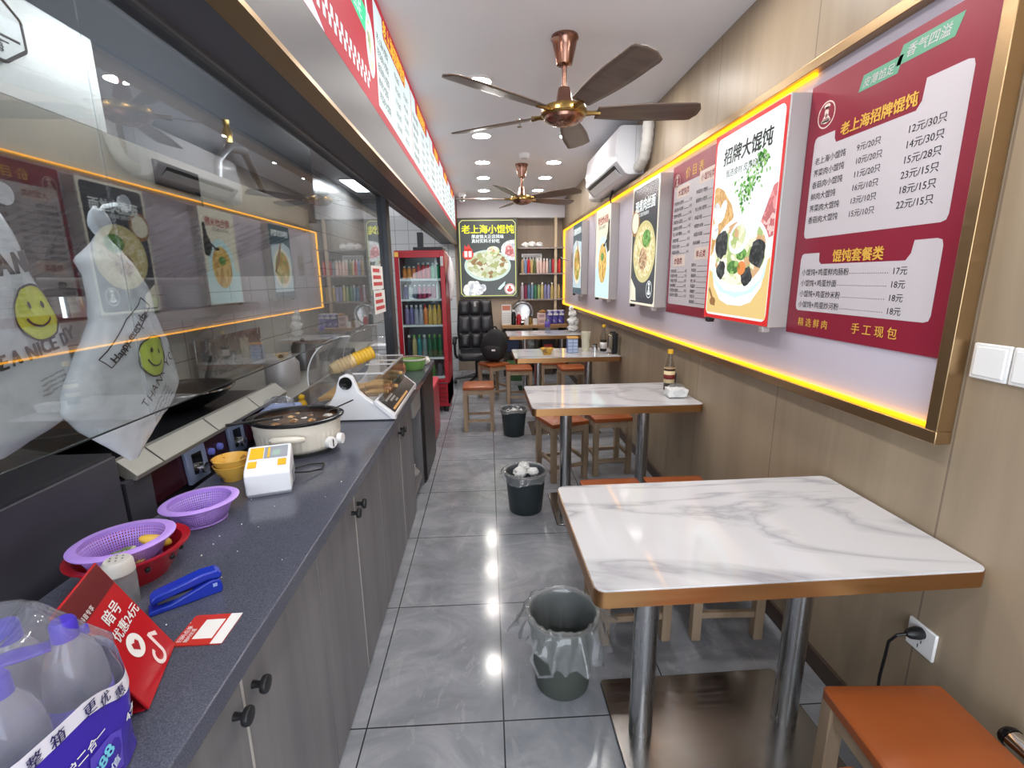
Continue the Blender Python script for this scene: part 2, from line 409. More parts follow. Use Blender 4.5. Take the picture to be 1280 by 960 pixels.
G().sph((0, -.01, -.085), .045).build('head', WHITE, t)
G().lathe([(0, 0), (.026, 0), (.026, .012), (0, .012)], mtx=Matrix.Rotation(PI/2, 3, 'X'), c=(0, -.045, -.09)).build('lens', BLACKG, t)

# ------------------------------------------------------------------ the backlit board on the right wall
BX = XR - .002
t = thing('backlit_board', 'long pale wall board with gold frame and yellow light strip, carrying the posters', 'display board', (BX, 1.17, 1.06), -PI/2)
# local x -> world -y (so use negative x for farther), local -y -> world -x
LENB, HB = 6.43, 1.115
LEDM = mat('led_strip_amber', (255, 176, 0), .5, emit=3.8, erg=(255, 176, 10))
G().box((-LENB, -.008, 0), (0, 0, HB)).build('board_panel', mat('board_lilac', (196, 190, 204), .35), t)
FD = -.045
for nm, a, b_ in (('frame_rail', (-LENB-.03, FD, -.035), (.035, 0, 0)), ('frame_rail', (-LENB-.03, FD, HB), (.035, 0, HB+.035)), ('frame_rail', (0, FD, 0), (.035, 0, HB)), ('frame_rail', (-LENB-.03, FD, 0), (-LENB, 0, HB))):
    G().box(a, b_).build(nm, GOLD, t, bev=.002)
for a, b_ in (((-LENB, -.026, .001), (0, -.012, .009)), ((-LENB+.009, -.026, HB-.009), (-.68, -.012, HB-.001)), ((-LENB, -.026, .009), (-LENB+.009, -.012, HB-.009))):
    G().box(a, b_).build('light_strip', LEDM, t)

# ---- printed menu sheets (mounted on the board)
MRED = mat('menu_red', (136, 28, 52), .4); MWHITE = mat('menu_white', (200, 194, 199), .4); MGOLD = mat('menu_gold', (224, 178, 74), .5)
MGREEN = mat('menu_green', (96, 160, 130), .5); MLINE = mat('menu_cream', (222, 206, 196), .5)
def emblem(t, y, cx, cz, r, red, pale, sub=True):
    """round shop emblem: a cook's hat over a bowl"""
    Art(y).ring(cx, cz, r*.9, r).rect(cx-r*.55, cz-r*.55, cx+r*.55, cz-r*.42).E(cx, cz-.35*r, r*.5, r*.3, 20, 180, 360).E(cx, cz+.15*r, r*.24, r*.28, 20) \
        .E(cx, cz+.62*r, r*.34, r*.2, 20).rect(cx-.22*r, cz+.38*r, cx+.22*r, cz+.6*r).P([(cx-r*.5, cz-.38*r), (cx-.18*r, cz), (cx+.18*r, cz), (cx+r*.5, cz-.38*r)]).done('emblem', pale, t)
    Art(y-.0004).line([(cx-.3*r, cz-.32*r), (cx+.3*r, cz-.32*r)], r*.06).line([(cx-.2*r, cz+.42*r), (cx+.2*r, cz+.42*r)], r*.06).E(cx, cz+.05*r, r*.05).line([(cx-.1*r, cz-.05*r), (cx, cz-.25*r), (cx+.1*r, cz-.05*r)], r*.05).done('emblem_line', red, t)
DISH = [('老上海小馄饨', '9元/20只', '12元/30只'), ('荠菜肉小馄饨', '10元/20只', '14元/30只'), ('香菇肉小馄饨', '11元/20只', '15元/28只'), ('鲜肉大馄饨', '16元/10只', '23元/15只'), ('荠菜肉大馄饨', '13元/10只', '18元/15只'), ('香菇肉大馄饨', '15元/10只', '22元/15只')]
SETS = [('小馄饨+鸡蛋鲜肉肠粉', '17元'), ('小馄饨+鸡蛋炒面', '18元'), ('小馄饨+鸡蛋炒米粉', '18元'), ('小馄饨+鸡蛋炒河粉', '18元')]
# sheet: local origin = lower far corner, x to the right (towards the camera)
t = thing('menu_sheet', 'largest dark red wonton menu with two white price panels, nearest on the right wall', 'menu', (BX-.0085, 1.868, 1.245), -PI/2)
W, H = .672, .885
G().box((0, -.004, 0), (W, 0, H)).build('backing', MRED, t)
a = Art(-.0045); zt, zb = H-.145, .355
a.P([(.045, zb+.02), (.05, zb+.005), (.06, zb), (.605, zb), (.62, zb+.005), (.625, zb+.02), (.625, zt-.02), (.62, zt-.005), (.605, zt), (.49, zt), (.485, zt-.055), (.47, zt-.075), (.16, zt-.075), (.15, zt-.06), (.148, zt-.035), (.06, zt-.035), (.05, zt-.04), (.045, zt-.055)])
zt2, zb2 = .315, .09
a.P([(.045, zb2+.02), (.05, zb2+.005), (.06, zb2), (.605, zb2), (.62, zb2+.005), (.625, zb2+.02), (.625, zt2-.02), (.62, zt2-.005), (.605, zt2), (.535, zt2), (.53, zt2-.035), (.515, zt2-.055), (.16, zt2-.055), (.148, zt2-.045), (.145, zt2-.015), (.06, zt2-.015), (.05, zt2-.02), (.045, zt2-.035)])
a.done('price_panel', MWHITE, t)
Art(-.0045).P([(.235, H-.095), (.385, H-.095), (.398, H-.05), (.25, H-.05)]).P([(.375, H-.075), (.555, H-.075), (.575, H-.025), (.392, H-.025)]).done('slogan_banner', MGREEN, t)
for q_ in (('皮薄馅足', .25, H-.086, .03), ('香气四溢', .405, H-.062, .034)): Art(-.005).T(*q_, shear=.25, bold=.01).done('slogan_lettering', MWHITE, t)
for q_, b_ in ((('老上海招牌馄饨', .175, zt-.058, .0425), .035), (('馄饨套餐类', .215, zt2-.046, .044), .035), (('精 选 鲜 肉', .07, .035, .034), .015), (('手 工 现 包', .345, .035, .038), .015)): Art(-.005).T(*q_, bold=b_, res=4).done('gold_lettering', MGOLD, t)
a = Art(-.005)
for i, (n_, p1, p2) in enumerate(DISH):
    z = zt-.128 - i*.0405; a.T(n_, .06, z, .0262, bold=.014, sx=.98).T(p1, .262, z-.001, .026, bold=.014).T(p2, .452, z-.001, .0285, bold=.014)
for i, (n_, p1) in enumerate(SETS):
    z = zt2-.093 - i*.0392; wd = .0252*(len(n_)-.45); a.T(n_, .06, z, .026, bold=.014, sx=.97).T(p1, .475, z, .027, bold=.014)
    x = .066+wd
    while x < .468: a.E(x, z+.004, .0017, n=6); x += .0085
a.done('price_lettering', INK, t)
emblem(t, -.0046, .092, H-.115, .044, MRED, MLINE)
# second sheet, partly hidden behind a light box
t = thing('menu_sheet', 'dark red price list with two columns, between two light box posters on the right wall', 'menu', (BX-.0085, 3.197, 1.237), -PI/2)
W, H = .70, .90
G().box((0, -.004, 0), (W, 0, H)).build('backing', MRED, t)
Art(-.0045).rect(.03, .055, .67, H-.12, .015).done('price_panel', MWHITE, t)
Art(-.005).T('价 目 表', .2, H-.095, .065, bold=.01, sx=1.1).done('gold_lettering', MGOLD, t)
c2 = Art(-.0052)
heads = [('大馄饨类', .1, H-.18), ('小馄饨类', .42, H-.15), ('炒面类', .1, .31), ('单点类', .42, .34)]
for s_, x, z in heads:
    Art(-.0047).rect(x-.02, z-.018, x+.17, z+.05, .008).done('heading_box', MLINE, t); Art(-.0049).T(s_, x, z-.002, .042, bold=.02).done('heading_lettering', MRED, t)
rows = ['荠菜肉大馄饨', '香菇肉大馄饨', '鲜肉大馄饨', '荠菜肉小馄饨', '香菇肉小馄饨', '老上海小馄饨', '鸡蛋炒面', '鸡蛋炒米粉', '鸡蛋炒河粉', '鲜肉肠粉']
for i in range(9):
    z = H-.235 - i*.037; c2.T(rows[i], .05, z, .024, bold=.01); c2.T('%d元' % (12+(i*5) % 9), .275, z, .022, bold=.01).rect(.06+.024*len(rows[i]), z, .27, z+.002)
    if i < 7:
        z = H-.215 - i*.046; c2.T(rows[(i+3) % 10], .37, z, .024, bold=.01); c2.rect(.38+.024*len(rows[(i+3) % 10]), z, .6, z+.002)
    z = .255 - i*.03
    if i < 6: c2.T(rows[(i+6) % 10], .05, z, .023, bold=.01).T('%d元' % (6+i), .275, z, .022, bold=.01).rect(.06+.023*len(rows[(i+6) % 10]), z, .27, z+.002)
    if i < 8: c2.T(rows[(i+2) % 10][:3], .37, z+.03, .023, bold=.01).rect(.45, z+.03, .6, z+.032)
c2.done('price_lettering', INK, t)
emblem(t, -.0046, .07, H-.1, .05, MRED, MLINE)

# ---- light box posters on the right wall
EM = .90
def em(name, rgb, k=1.0): return mat('lit_'+name, rgb, .25, emit=EM*k)
LW = em('white', (232, 240, 238)); LBLK = em('black', (38, 38, 42)); LCHAR = em('charcoal', (62, 64, 72)); LCREAM = em('cream', (232, 226, 206)); LRED = em('red', (206, 44, 44)); LBROWN = em('brown', (150, 110, 72))
LCYAN = em('pale_cyan', (206, 238, 238)); LSAND = em('sand', (226, 196, 130)); LGREEN = em('leaf', (84, 140, 58)); LTEXTRED = em('text_red', (160, 50, 48)); LYEL = em('yellow', (236, 236, 40)); LYG = em('yellow_green', (200, 214, 60)); LGREYB = em('grey', (120, 124, 128))
LHERB = mottle('lit_herbs', [(58, 120, 48), (96, 158, 70), (40, 92, 40), (150, 190, 110)], 60, .4, EM)
LMEAT = mottle('lit_meat', [(196, 84, 92), (222, 140, 140), (170, 60, 70), (236, 190, 186)], 30, .4, EM)
LNOOD = mottle('lit_noodles', [(226, 180, 90), (200, 146, 60), (240, 206, 130), (170, 112, 44), (226, 196, 110)], 45, .4, EM, (1, 1, .5))
LSOUP = mottle('lit_wontons', [(236, 232, 216), (206, 214, 160), (240, 236, 226), (200, 150, 100), (150, 180, 90), (232, 226, 200)], 26, .4, EM)
LSEA = mottle('lit_seaweed', [(30, 34, 38), (54, 58, 60), (20, 24, 28), (80, 84, 84)], 70, .4, EM)
LBASK = mottle('lit_basket', [(206, 160, 96), (182, 132, 72), (226, 186, 126)], 60, .4, EM, (3, 1, 1))
LDOUGH = mottle('lit_dough', [(226, 226, 224), (206, 208, 212), (180, 184, 192), (236, 236, 236)], 26, .4, EM)
WB, HBX, DB = .585, .86, .08
def lightbox(y_far, lab, base, rim=None):
    t = thing('light_box_poster', lab, 'light box', (BX-.0085, y_far, 1.26), -PI/2, 'light box posters on the right wall')
    G().box((0, -DB, 0), (WB, 0, HBX)).build('case', SILVER, t, bev=.004)
    Art(-DB-.0006).rect(.004, .004, WB-.004, HBX-.004, .004).done('panel', rim or base, t)
    if rim: Art(-DB-.0009).rect(.022, .02, WB-.022, HBX-.022, .03).done('picture_ground', base, t)
    for x in (.03, WB-.06): G().box((x, -DB-.004, -.022), (x+.03, -DB+.03, .0)).build('clip', BLACK if x < .1 else SILVER, t, bev=.003)
    return t
D = -DB-.0012
# 1 wonton soup
t = lightbox(2.456, 'bright light box poster of big wontons with a spoon, nearest on the right wall', LW, LRED)
Art(D).P([(.03, .03), (.03, .24), (.16, .19), (.4, .2), (.56, .28), (.56, .03)]).done('printed_table', LSAND, t)
Art(D-.0001).P([(.03, .30), (.03, .62), (.06, .625), (.12, .6), (.21, .52), (.235, .47), (.16, .40), (.09, .35)]).done('printed_basket', LBASK, t)
Art(D-.0002).E(.07, .50, .035, .055, rot=.3).E(.125, .505, .03, .055, rot=-.5).E(.06, .42, .035, .04).done('printed_dumpling', LDOUGH, t)
Art(D-.0001).P([(.445, .34), (.42, .43), (.46, .53), (.56, .56), (.56, .36)]).done('printed_meat', LMEAT, t)
hr = random.Random(4)
for q_, mm in ((0, em('herb_dark', (60, 118, 50))), (1, em('herb_light', (112, 170, 84))), (2, em('herb_pale', (150, 196, 120)))):
    a = Art(D-.0001-.00008*q_)
    for i in range(70 if q_ < 2 else 24):
        u_, v_ = hr.uniform(0, 1), hr.gauss(0, .33); cx, cz = .27+.19*u_-.06*v_, .53+.155*u_+.075*v_*(1-.3*u_); a.E(cx, cz, hr.uniform(.006, .013), hr.uniform(.004, .008), 8, rot=hr.uniform(0, 3))
    a.done('printed_parsley', mm, t)
bw = Art(D-.0003); bw.E(.30, .30, .245, .165, 48); bw.P([(.056, .29), (.09, .16), (.16, .095), (.24, .075), (.36, .075), (.44, .095), (.51, .16), (.544, .29)]); bw.done('printed_bowl', LW, t)
Art(D-.00035).P([(.056, .285), (.075, .2), (.16, .135), (.30, .11), (.44, .135), (.525, .2), (.544, .285), (.5, .19), (.4, .142), (.3, .135), (.2, .142), (.1, .19)]).done('bowl_edge_line', LCYAN, t)
Art(D-.0004).E(.30, .305, .222, .140, 48).done('printed_soup', LSOUP, t)
for cx, cz, rr_ in ((.14, .35, .062), (.46, .30, .064), (.15, .235, .042), (.385, .205, .044)):
    Art(D-.0005).P([(cx+rr_*(.8+.35*hr.random())*math.cos(2*PI*k/17), cz+rr_*(.8+.35*hr.random())*math.sin(2*PI*k/17)) for k in range(17)]).done('printed_seaweed', LSEA, t)
for q_ in ((.27, .245, .06, .03), (.33, .3, .045, .026)): Art(D-.0006).E(*q_).done('printed_scallion', LHERB, t)
Art(D-.0006).E(.34, .24, .035, .03).done('printed_shrimp', em('shrimp', (226, 140, 80)), t)
Art(D-.0007).P([(.36, .36), (.40, .42), (.56, .70), (.56, .60), (.43, .36)]).E(.30, .375, .095, .07, rot=.3).done('printed_spoon', em('spoon', (226, 232, 236)), t)
Art(D-.0008).E(.29, .375, .065, .05, rot=.3).done('printed_wonton', LSOUP, t)
Art(D-.0006).E(.09, .085, .03, .02).P([(.04, .14), (.11, .06), (.12, .07), (.05, .155)]).done('printed_spice', LBROWN, t)
Art(D-.0006).T('招牌大馄饨', .095, .715, .078, bold=.03, shear=.08, res=4, sx=1.02).done('title_lettering', LBLK, t)
Art(D-.0006).T('甄选食材 皮薄馅儿大', .13, .655, .036, bold=.01).done('slogan_lettering', em('dark_text', (70, 72, 74)), t)
# 2 noodles
t = lightbox(3.80, 'dark grey light box poster of a noodle bowl with white title, beside the price list', LCHAR, LCREAM)
Art(D).P([(.03, .03), (.03, .2), (.15, .12), (.17, .03)]).done('printed_cloth', LCREAM, t)
Art(D).E(.09, .60, .10, .10).done('printed_side_bowl', LBROWN, t)
Art(D-.0001).E(.085, .60, .08, .075).done('printed_flour', LCREAM, t)
Art(D-.0002).E(.31, .38, .245, .215, 48).done('printed_bowl', em('bowl_rim', (206, 196, 140)), t)
Art(D-.0003).E(.31, .385, .215, .185, 48).done('printed_noodles', mottle('lit_wheat_noodles', [(240, 226, 180), (222, 200, 150), (246, 238, 210), (200, 190, 120)], 50, .4, EM), t)
Art(D-.0004).E(.36, .47, .09, .06).done('printed_greens', LHERB, t)
Art(D-.0004).E(.30, .33, .09, .08).done('printed_shredded_meat', mottle('lit_shreds', [(150, 96, 60), (110, 66, 44), (196, 150, 110), (226, 206, 170)], 70, .4, EM), t)
Art(D-.0004).T('现煮肉丝面', .075, .675, .088, bold=.03, res=4).T('手工现煮 鲜香美味', .14, .635, .03, bold=.01).done('title_lettering', LW, t)
emblem(t, D-.0004, .46, .12, .06, LCHAR, LW)
# 3 fried rice noodles
t = lightbox(5.055, 'cream light box poster of fried rice noodles, second from the far end of the board', LCREAM, None)
Art(D).rect(.01, .01, WB-.01, .30).done('printed_ground', LCYAN, t)
Art(D-.0001).E(.31, .34, .23, .255, 48).done('printed_plate', LCYAN, t)
Art(D-.0002).E(.31, .34, .165, .19, 48).done('printed_noodles', LNOOD, t)
Art(D-.0003).E(.30, .40, .06, .04).done('printed_scallion', LHERB, t)
Art(D-.0003).T('特色炒米粉', .09, .71, .083, bold=.03, res=3).done('title_lettering', LTEXTRED, t)
Art(D-.0003).T('爽滑可口 回味无穷', .12, .665, .034, bold=.01).P([(.5, .43), (.44, .5), (.46, .58), (.49, .62), (.51, .70), (.55, .70), (.56, .62), (.57, .56), (.57, .45)]).E(.53, .70, .025, .03).P([(.46, .56), (.38, .52), (.385, .505), (.47, .53)]).E(.37, .505, .05, .014).done('cook_silhouette', LBLK, t)
# 4 farthest
t = lightbox(6.40, 'bluish light box poster of a dumpling dish, farthest on the board by the back wall', em('slate', (70, 92, 104)), None)
Art(D).P([(.02, .08), (.02, .6), (.2, .66), (WB-.02, .62), (WB-.02, .08)]).done('printed_ground', em('pale_blue', (188, 206, 214)), t)
Art(D-.0001).E(.30, .36, .25, .235, 40).done('printed_plate', LCREAM, t)
Art(D-.0002).E(.30, .36, .2, .19, 40).done('printed_dumplings', mottle('lit_dumplings', [(214, 170, 90), (236, 206, 140), (190, 130, 60), (120, 150, 60)], 18, .4, EM), t)
Art(D-.0003).P([(.36, .45), (.5, .30), (.53, .32), (.3, .66), (.27, .66)]).done('printed_chopsticks', LBROWN, t)
Art(D-.0003).T('招牌煎饺馄饨', .05, .735, .08, bold=.03, res=2).done('title_lettering', LW, t)
t = thing('cable_hook', 'grey wire bracket on the board beside the farthest light box', 'bracket', (BX-.009, 6.95, 1.70), -PI/2)
G().tube([(0, 0, 0), (0, -.10, .01), (.03, -.16, .04), (.12, -.17, .045)], .008).build('arm', SILVER, t)
G().box((-.02, -.008, -.09), (.16, 0, .1)).build('plate', SILVER, t)
# poster on the back wall
t = thing('light_box_poster', 'green-framed wonton soup light box poster on the back wall above the black chair', 'light box', (-.445, Y1-.021, 1.172), 0)
W, H = .915, 1.19
G().box((0, -.05, 0), (W, 0, H)).build('case', mat('poster_case', (84, 86, 66), .4), t, bev=.004)
D = -.0506
Art(D).rect(.012, .012, W-.012, H-.012).done('panel', em('dark_slate', (66, 70, 68)), t)
ol = [(.07, .03), (W-.07, .03), (W-.03, .07), (W-.03, H-.07), (W-.07, H-.03), (.07, H-.03), (.03, H-.07), (.03, .07), (.07, .03)]
Art(D-.0003).line(ol, .012).done('border_line', em('border', (206, 208, 120)), t)
Art(D-.0003).E(.83, .72, .17, .15, 32, 75, 285).P([(.83, .57), (W-.04, .56), (W-.04, .88), (.83, .87)]).done('printed_meat_bowl', LDOUGH, t)
Art(D-.0004).P([(.72, .66), (.74, .78), (.80, .82), (.85, .74), (W-.045, .62), (.82, .62)]).done('printed_meat', LMEAT, t)
Art(D-.0004).E(.45, .49, .36, .235, 48).done('printed_bowl', em('bowl_white', (196, 214, 206)), t)
Art(D-.0005).E(.45, .50, .325, .2, 48).done('printed_soup', mottle('lit_back_soup', [(214, 220, 204), (186, 196, 150), (230, 234, 222), (146, 104, 66), (222, 226, 208), (206, 212, 186), (170, 176, 120)], 16, .4, EM), t)
Art(D-.0006).E(.54, .71, .1, .07).done('printed_wonton', LSOUP, t)
Art(D-.0007).E(.13, .12, .07, .09).E(.21, .16, .09, .1).E(.30, .13, .08, .08).E(.24, .08, .13, .045).E(.18, .2, .05, .06).E(.27, .21, .045, .05).E(.37, .15, .05, .06).done('printed_wonton_pile', LDOUGH, t)
Art(D-.0007).E(.15, .66, .085, .08).P([(.09, .7), (.10, .8), (.14, .77), (.16, .82), (.19, .76), (.23, .72)]).done('printed_seal', em('seal_red', (206, 60, 50)), t)
Art(D-.0008).rect(.095, .62, .14, .71).rect(.16, .62, .205, .71).E(.79, .13, .085).done('printed_badge', LW, t)
Art(D-.0006).P([(.6, .13), (.63, .17), (.72, .25), (.71, .19), (.64, .12)]).done('printed_dumpling', LCYAN, t)
Art(D-.0009).ring(.79, .13, .07, .08).E(.79, .115, .045, .03).E(.79, .16, .02).done('badge_mark', em('badge_red', (190, 70, 66)), t)
Art(D-.0009).T('老上海小馄饨', .06, .98, .135, bold=.035, res=3).done('title_lettering', LYEL, t)
Art(D-.0009).T('厚皮馅大正宗风味', .21, .90, .062, bold=.03).T('真材实料才好吃', .21, .835, .062, bold=.03).done('slogan_lettering', LW, t)

# ------------------------------------------------------------------ lit menu sign on the soffit (faces the aisle)
SRED = mat('sign_red', (190, 58, 72), .6, spec=.15, emit=.75); SWHITE = mat('sign_white', (222, 240, 242), .6, spec=.15, emit=.75); SYEL = mat('sign_yellow', (250, 196, 60), .6, spec=.15, emit=1.0); SINK = mat('sign_ink', (60, 66, 72), .6, emit=.5, spec=.15)
SGREEN = mat('sign_green', (70, 206, 150), .6, spec=.15, emit=.9); SBLUE = mat('sign_pale_blue', (216, 230, 246), .6, spec=.15, emit=.9)
SX = -.470; SZ = 2.166; SH = ZC - SZ - .004
def signbox(y0, y1, lab):
    t = thing('illuminated_menu', lab, 'lit sign', (SX, y0, SZ), PI/2, 'lit menu boards over the counter')
    G().box((0, -.018, 0), (y1-y0-.004, 0, SH)).build('case', SRED, t)
    return t
t = signbox(.33, 2.29, 'lit red sign with green banner, spoon and white checks, nearest the entrance over the counter')
W = 1.956; D = -.0186
nt_ = None
Art(D).P([(.0, .0), (1.25, .0), (1.12, .05), (.9, .14), (.6, .3), (.3, .5), (0, .47)]).done('printed_glow_corner', SBLUE, t)
Art(D-.0003).P([(.75, .17), (1.17, .10), (1.2, .17), (1.16, .30), (1.05, .42), (.8, .48)]).done('printed_steamer', mottle('sign_bamboo', [(226, 190, 140), (196, 150, 100), (240, 216, 176), (180, 130, 84)], 30, .4, .9, (6, 1, 1)), t)
a = Art(D-.0005)
for i in range(28):
    x = 1.09 + i*.026
    if x < 1.87: a.rect(x, .078 if i % 2 else .045, x+.026, .111 if i % 2 else .078)
a.done('printed_checks', SWHITE, t)
Art(D-.0003).P([(1.2, .27), (1.83, .24), (1.87, .33), (1.25, .37)]).P([(.7, .40), (1.3, .385), (1.34, .45), (.75, .47)]).done('printed_banner', SGREEN, t)
Art(D-.0006).T('皮薄馅足', 1.45, .268, .075, bold=.01).T('香气四溢', .9, .405, .06, bold=.01).done('banner_lettering', SWHITE, t)
Art(D-.0004).E(1.865, .225, .072, .115).P([(1.83, .3), (1.86, .325), (1.80, .48), (1.775, .48)]).done('printed_spoon', SWHITE, t)
Art(D-.0006).E(1.865, .225, .052, .09).done('printed_wontons', mottle('sign_soup', [(240, 236, 216), (120, 126, 110), (226, 214, 180), (150, 170, 110), (246, 242, 230)], 26, .4, .9), t)
def sign_panel(y0, k, head):
    t = signbox(y0, y0+1.0, 'lit white and red price board over the counter, %s board after the picture sign' % ORD[k])
    Art(D).P([(.006, .04), (.99, .04), (.99, SH-.045), (.95, SH-.035), (.80, SH-.035), (.79, SH-.1), (.77, SH-.11), (.2, SH-.11), (.19, SH-.1), (.18, SH-.035), (.006, SH-.035)]).done('price_panel', SWHITE, t)
    Art(D-.0003).T(head, .49, SH-.095, .085, 'c', bold=.03).done('heading_lettering', SYEL, t)
    a = Art(D-.0003)
    for i in range(5):
        z = SH-.175 - i*.058; n_, p1, p2 = DISH[(i+k) % 6]
        a.T(n_, .04, z, .04, bold=.015); a.T(p1, .44, z, .038, bold=.015); a.T(p2, .70, z, .038, bold=.015)
    a.done('price_lettering', SINK, t)
for k, h_ in enumerate(('老上海招牌馄饨', '馄饨套餐类', '大馄饨类', '小馄饨类', '炒面类')): sign_panel(2.29+k, k, h_)
slab('trim_10', (-.50, 7.29, 2.165), (-.455, Y1-.02, ZC), mat('sign_end_red', (160, 50, 60), .4))

# ------------------------------------------------------------------ air conditioner
t = thing('air_conditioner', 'white wall-mounted air conditioner with wrapped pipe above the light box posters', 'air conditioner', (XR, 5.0, 2.235), -PI/2)
WA = 1.15
prof = [(0, 0), (0, .335), (-.02, .345), (-.18, .345), (-.205, .33), (-.222, .2), (-.215, .09), (-.15, .012), (-.12, 0)]
g = G(); g.prism([(a_, b_) for a_, b_ in prof], 'x', 0, WA); g.build('body', mat('ac_white', (222, 224, 230), .25), t, bev=.006)
g = G(); g.prism([(-.224, .2), (-.217, .092), (-.213, .092), (-.218, .2), (-.203, .325), (-.207, .327)], 'x', .012, WA-.012); g.build('front_panel', mat('ac_panel', (232, 232, 238), .12), t)
g = G(); g.prism([(-.217, .075), (-.16, .018), (-.155, .026), (-.208, .08)], 'x', .1, WA-.1); g.build('air_outlet', BLACK, t)
g = G(); g.prism([(-.2, .052), (-.15, .004), (-.146, .008), (-.195, .056)], 'x', .1, WA-.1); g.build('louver', WHITE, t)
G().box((WA+.0005, -.075, .01), (WA+.002, -.072, .33)).build('side_seam', SILVER, t)
pts = [(WA-.03, -.05, .05), (WA+.06, -.05, .045), (WA+.15, -.05, .09), (WA+.2, -.05, .18), (WA+.21, -.05, .3), (WA+.205, -.05, .42)]
g = G(); P2 = []
for i in range(len(pts)-1):
    for k in range(8): P2.append(Vector(pts[i]).lerp(Vector(pts[i+1]), k/8))
P2.append(Vector(pts[-1])); P2[-1].z = .419
for _ in range(4): P2 = [P2[0]]+[(P2[i-1]+P2[i]*2+P2[i+1])/4 for i in range(1, len(P2)-1)]+[P2[-1]]
g.tube(P2, [.040+.0025*math.sin(i*1.7) for i in range(len(P2))], 14); g.build('wrapped_pipe', mat('pipe_wrap', (206, 204, 200), .5), t)
g = G(); g.tube([(-.02, -.06, .08), (-.10, -.07, .03), (-.16, -.09, .04), (-.2, -.09, .13), (-.23, -.07, .24)], [.04, .06, .065, .055, .045], 12); g.build('far_pipe', mat('pipe_wrap', (206, 204, 200), .5), t)
g = G(); g.tube([(.42, -.06, .0), (.40, -.07, -.06), (.36, -.05, -.1), (.34, -.02, -.16)], .007); g.tube([(.46, -.06, .0), (.44, -.07, -.04), (.40, -.06, -.05)], .007); g.build('power_cord', BLACK, t)

# ------------------------------------------------------------------ switches, outlet
def plate(y, z, s, lab, kind):
    t = thing(kind, lab, 'switch' if 'switch' in kind else 'outlet', (XR, y, z), -PI/2)
    G().box((0, -.009, 0), (s, 0, s)).build('plate', WHITE, t, bev=.003); return t
t = plate(1.118, 1.212, .088, 'white light switch plate right beside the gold frame of the board', 'light_switch'); G().box((.008, -.012, .008), (.08, -.008, .08)).build('rocker', WHITE, t, bev=.002)
t = plate(1.026, 1.212, .088, 'white light switch plate farther from the gold frame, at the right edge', 'light_switch'); G().box((.008, -.012, .008), (.08, -.008, .08)).build('rocker', WHITE, t, bev=.002)
t = plate(1.148, .410, .086, 'white wall socket low on the right wall with a black plug in it', 'wall_socket')
a = Art(-.0095); a.rect(.038, .012, .041, .024).rect(.030, .03, .033, .04).rect(.046, .03, .049, .04).done('pin_hole', BLACK, t)
t = thing('power_plug', 'black plug and cord in the wall socket beside the near stool', 'plug', (XR-.009, 1.105, .472), -PI/2)
G().lathe([(0, 0), (.016, 0), (.018, .012), (.014, .035), (.007, .045), (0, .045)], mtx=Matrix.Rotation(PI/2, 3, 'X'), n=14).build('body', BLACK, t)
G().tube([(0, -.04, 0), (-.01, -.06, -.012), (-.03, -.062, -.05), (-.045, -.05, -.12), (-.06, -.04, -.2), (-.06, -.035, -.34), (-.08, -.05, -.465)], .004).build('cord', BLACK, t)

# ================================================================== tables
MARB = mat('white_marble', (192, 191, 194), .05); nt, b = nodes(MARB)
vv = coords(nt, (.55, 2.0, 1)); vv.node.inputs['Rotation'].default_value = (0, 0, .5); f1 = noi(nt, vv, 1.6, 5, .5, .7)
n1 = mth(nt, 'ABSOLUTE', mth(nt, 'SUBTRACT', f1, .5)); k1 = mth(nt, 'LESS_THAN', n1, .5)
cc = ramp(nt, n1, [(0, (138, 138, 143)), (.01, (164, 164, 168)), (.04, (190, 189, 192)), (1, (196, 195, 198))])
f2 = noi(nt, coords(nt, (1.5, .9, 1)), 1.1, 3); cc = mix(nt, mth(nt, 'MULTIPLY', mth(nt, 'SUBTRACT', f2, .38), 3.2), cc, lin((192, 191, 194))); cc.node.clamp_factor = True
L(nt, cc, b.inputs['Base Color'])
def rrect(x0, y0, x1, y1, r, n=6):
    p = []
    for cx, cy_, a in ((x1-r, y0+r, -90), (x1-r, y1-r, 0), (x0+r, y1-r, 90), (x0+r, y0+r, 180)):
        for k in range(n+1):
            t_ = math.radians(a + 90*k/n); p.append((cx + r*math.cos(t_), cy_ + r*math.sin(t_)))
    return p
TG = 'marble topped dining tables along the right wall'
def make_table(x, y, lab, w_=.98, d_=.575):
    t = thing('dining_table', lab, 'table', (x, y, 0), .017, TG)
    G().prism(rrect(-w_/2, -d_/2, w_/2, d_/2, .028), 'z', .714, .756).build('table_edge', BRONZE, t)
    G().prism(rrect(-w_/2+.0015, -d_/2+.0015, w_/2-.0015, d_/2-.0015, .027), 'z', .754, .760).build('marble_top', MARB, t, bev=.0015)
    for sx_ in (-.247, .247): G().lathe([(0, .012), (.0375, .012), (.0375, .714), (0, .714)], (sx_, .02, 0), 32).build('leg', STEEL, t)
    G().prism(rrect(-.335, -.22, .335, .22, .02), 'z', 0, .012).build('base_plate', brushed('plate_steel', (150, 148, 146), .22, (3, 60, 3)), t, bev=.003)
    return t
T1 = make_table(.7175, 1.252, 'nearest marble topped table with bronze edge, empty top')
for y, lab in ((2.83, 'second marble table from the camera with a sauce bottle at the wall end'), (4.525, 'third marble table from the camera with a yellow bowl and jars on top'), (6.22, 'farthest marble table with a water bottle and a tall white tissue stack')):
    dup(T1, (.7175, y, 0), .012, lab)

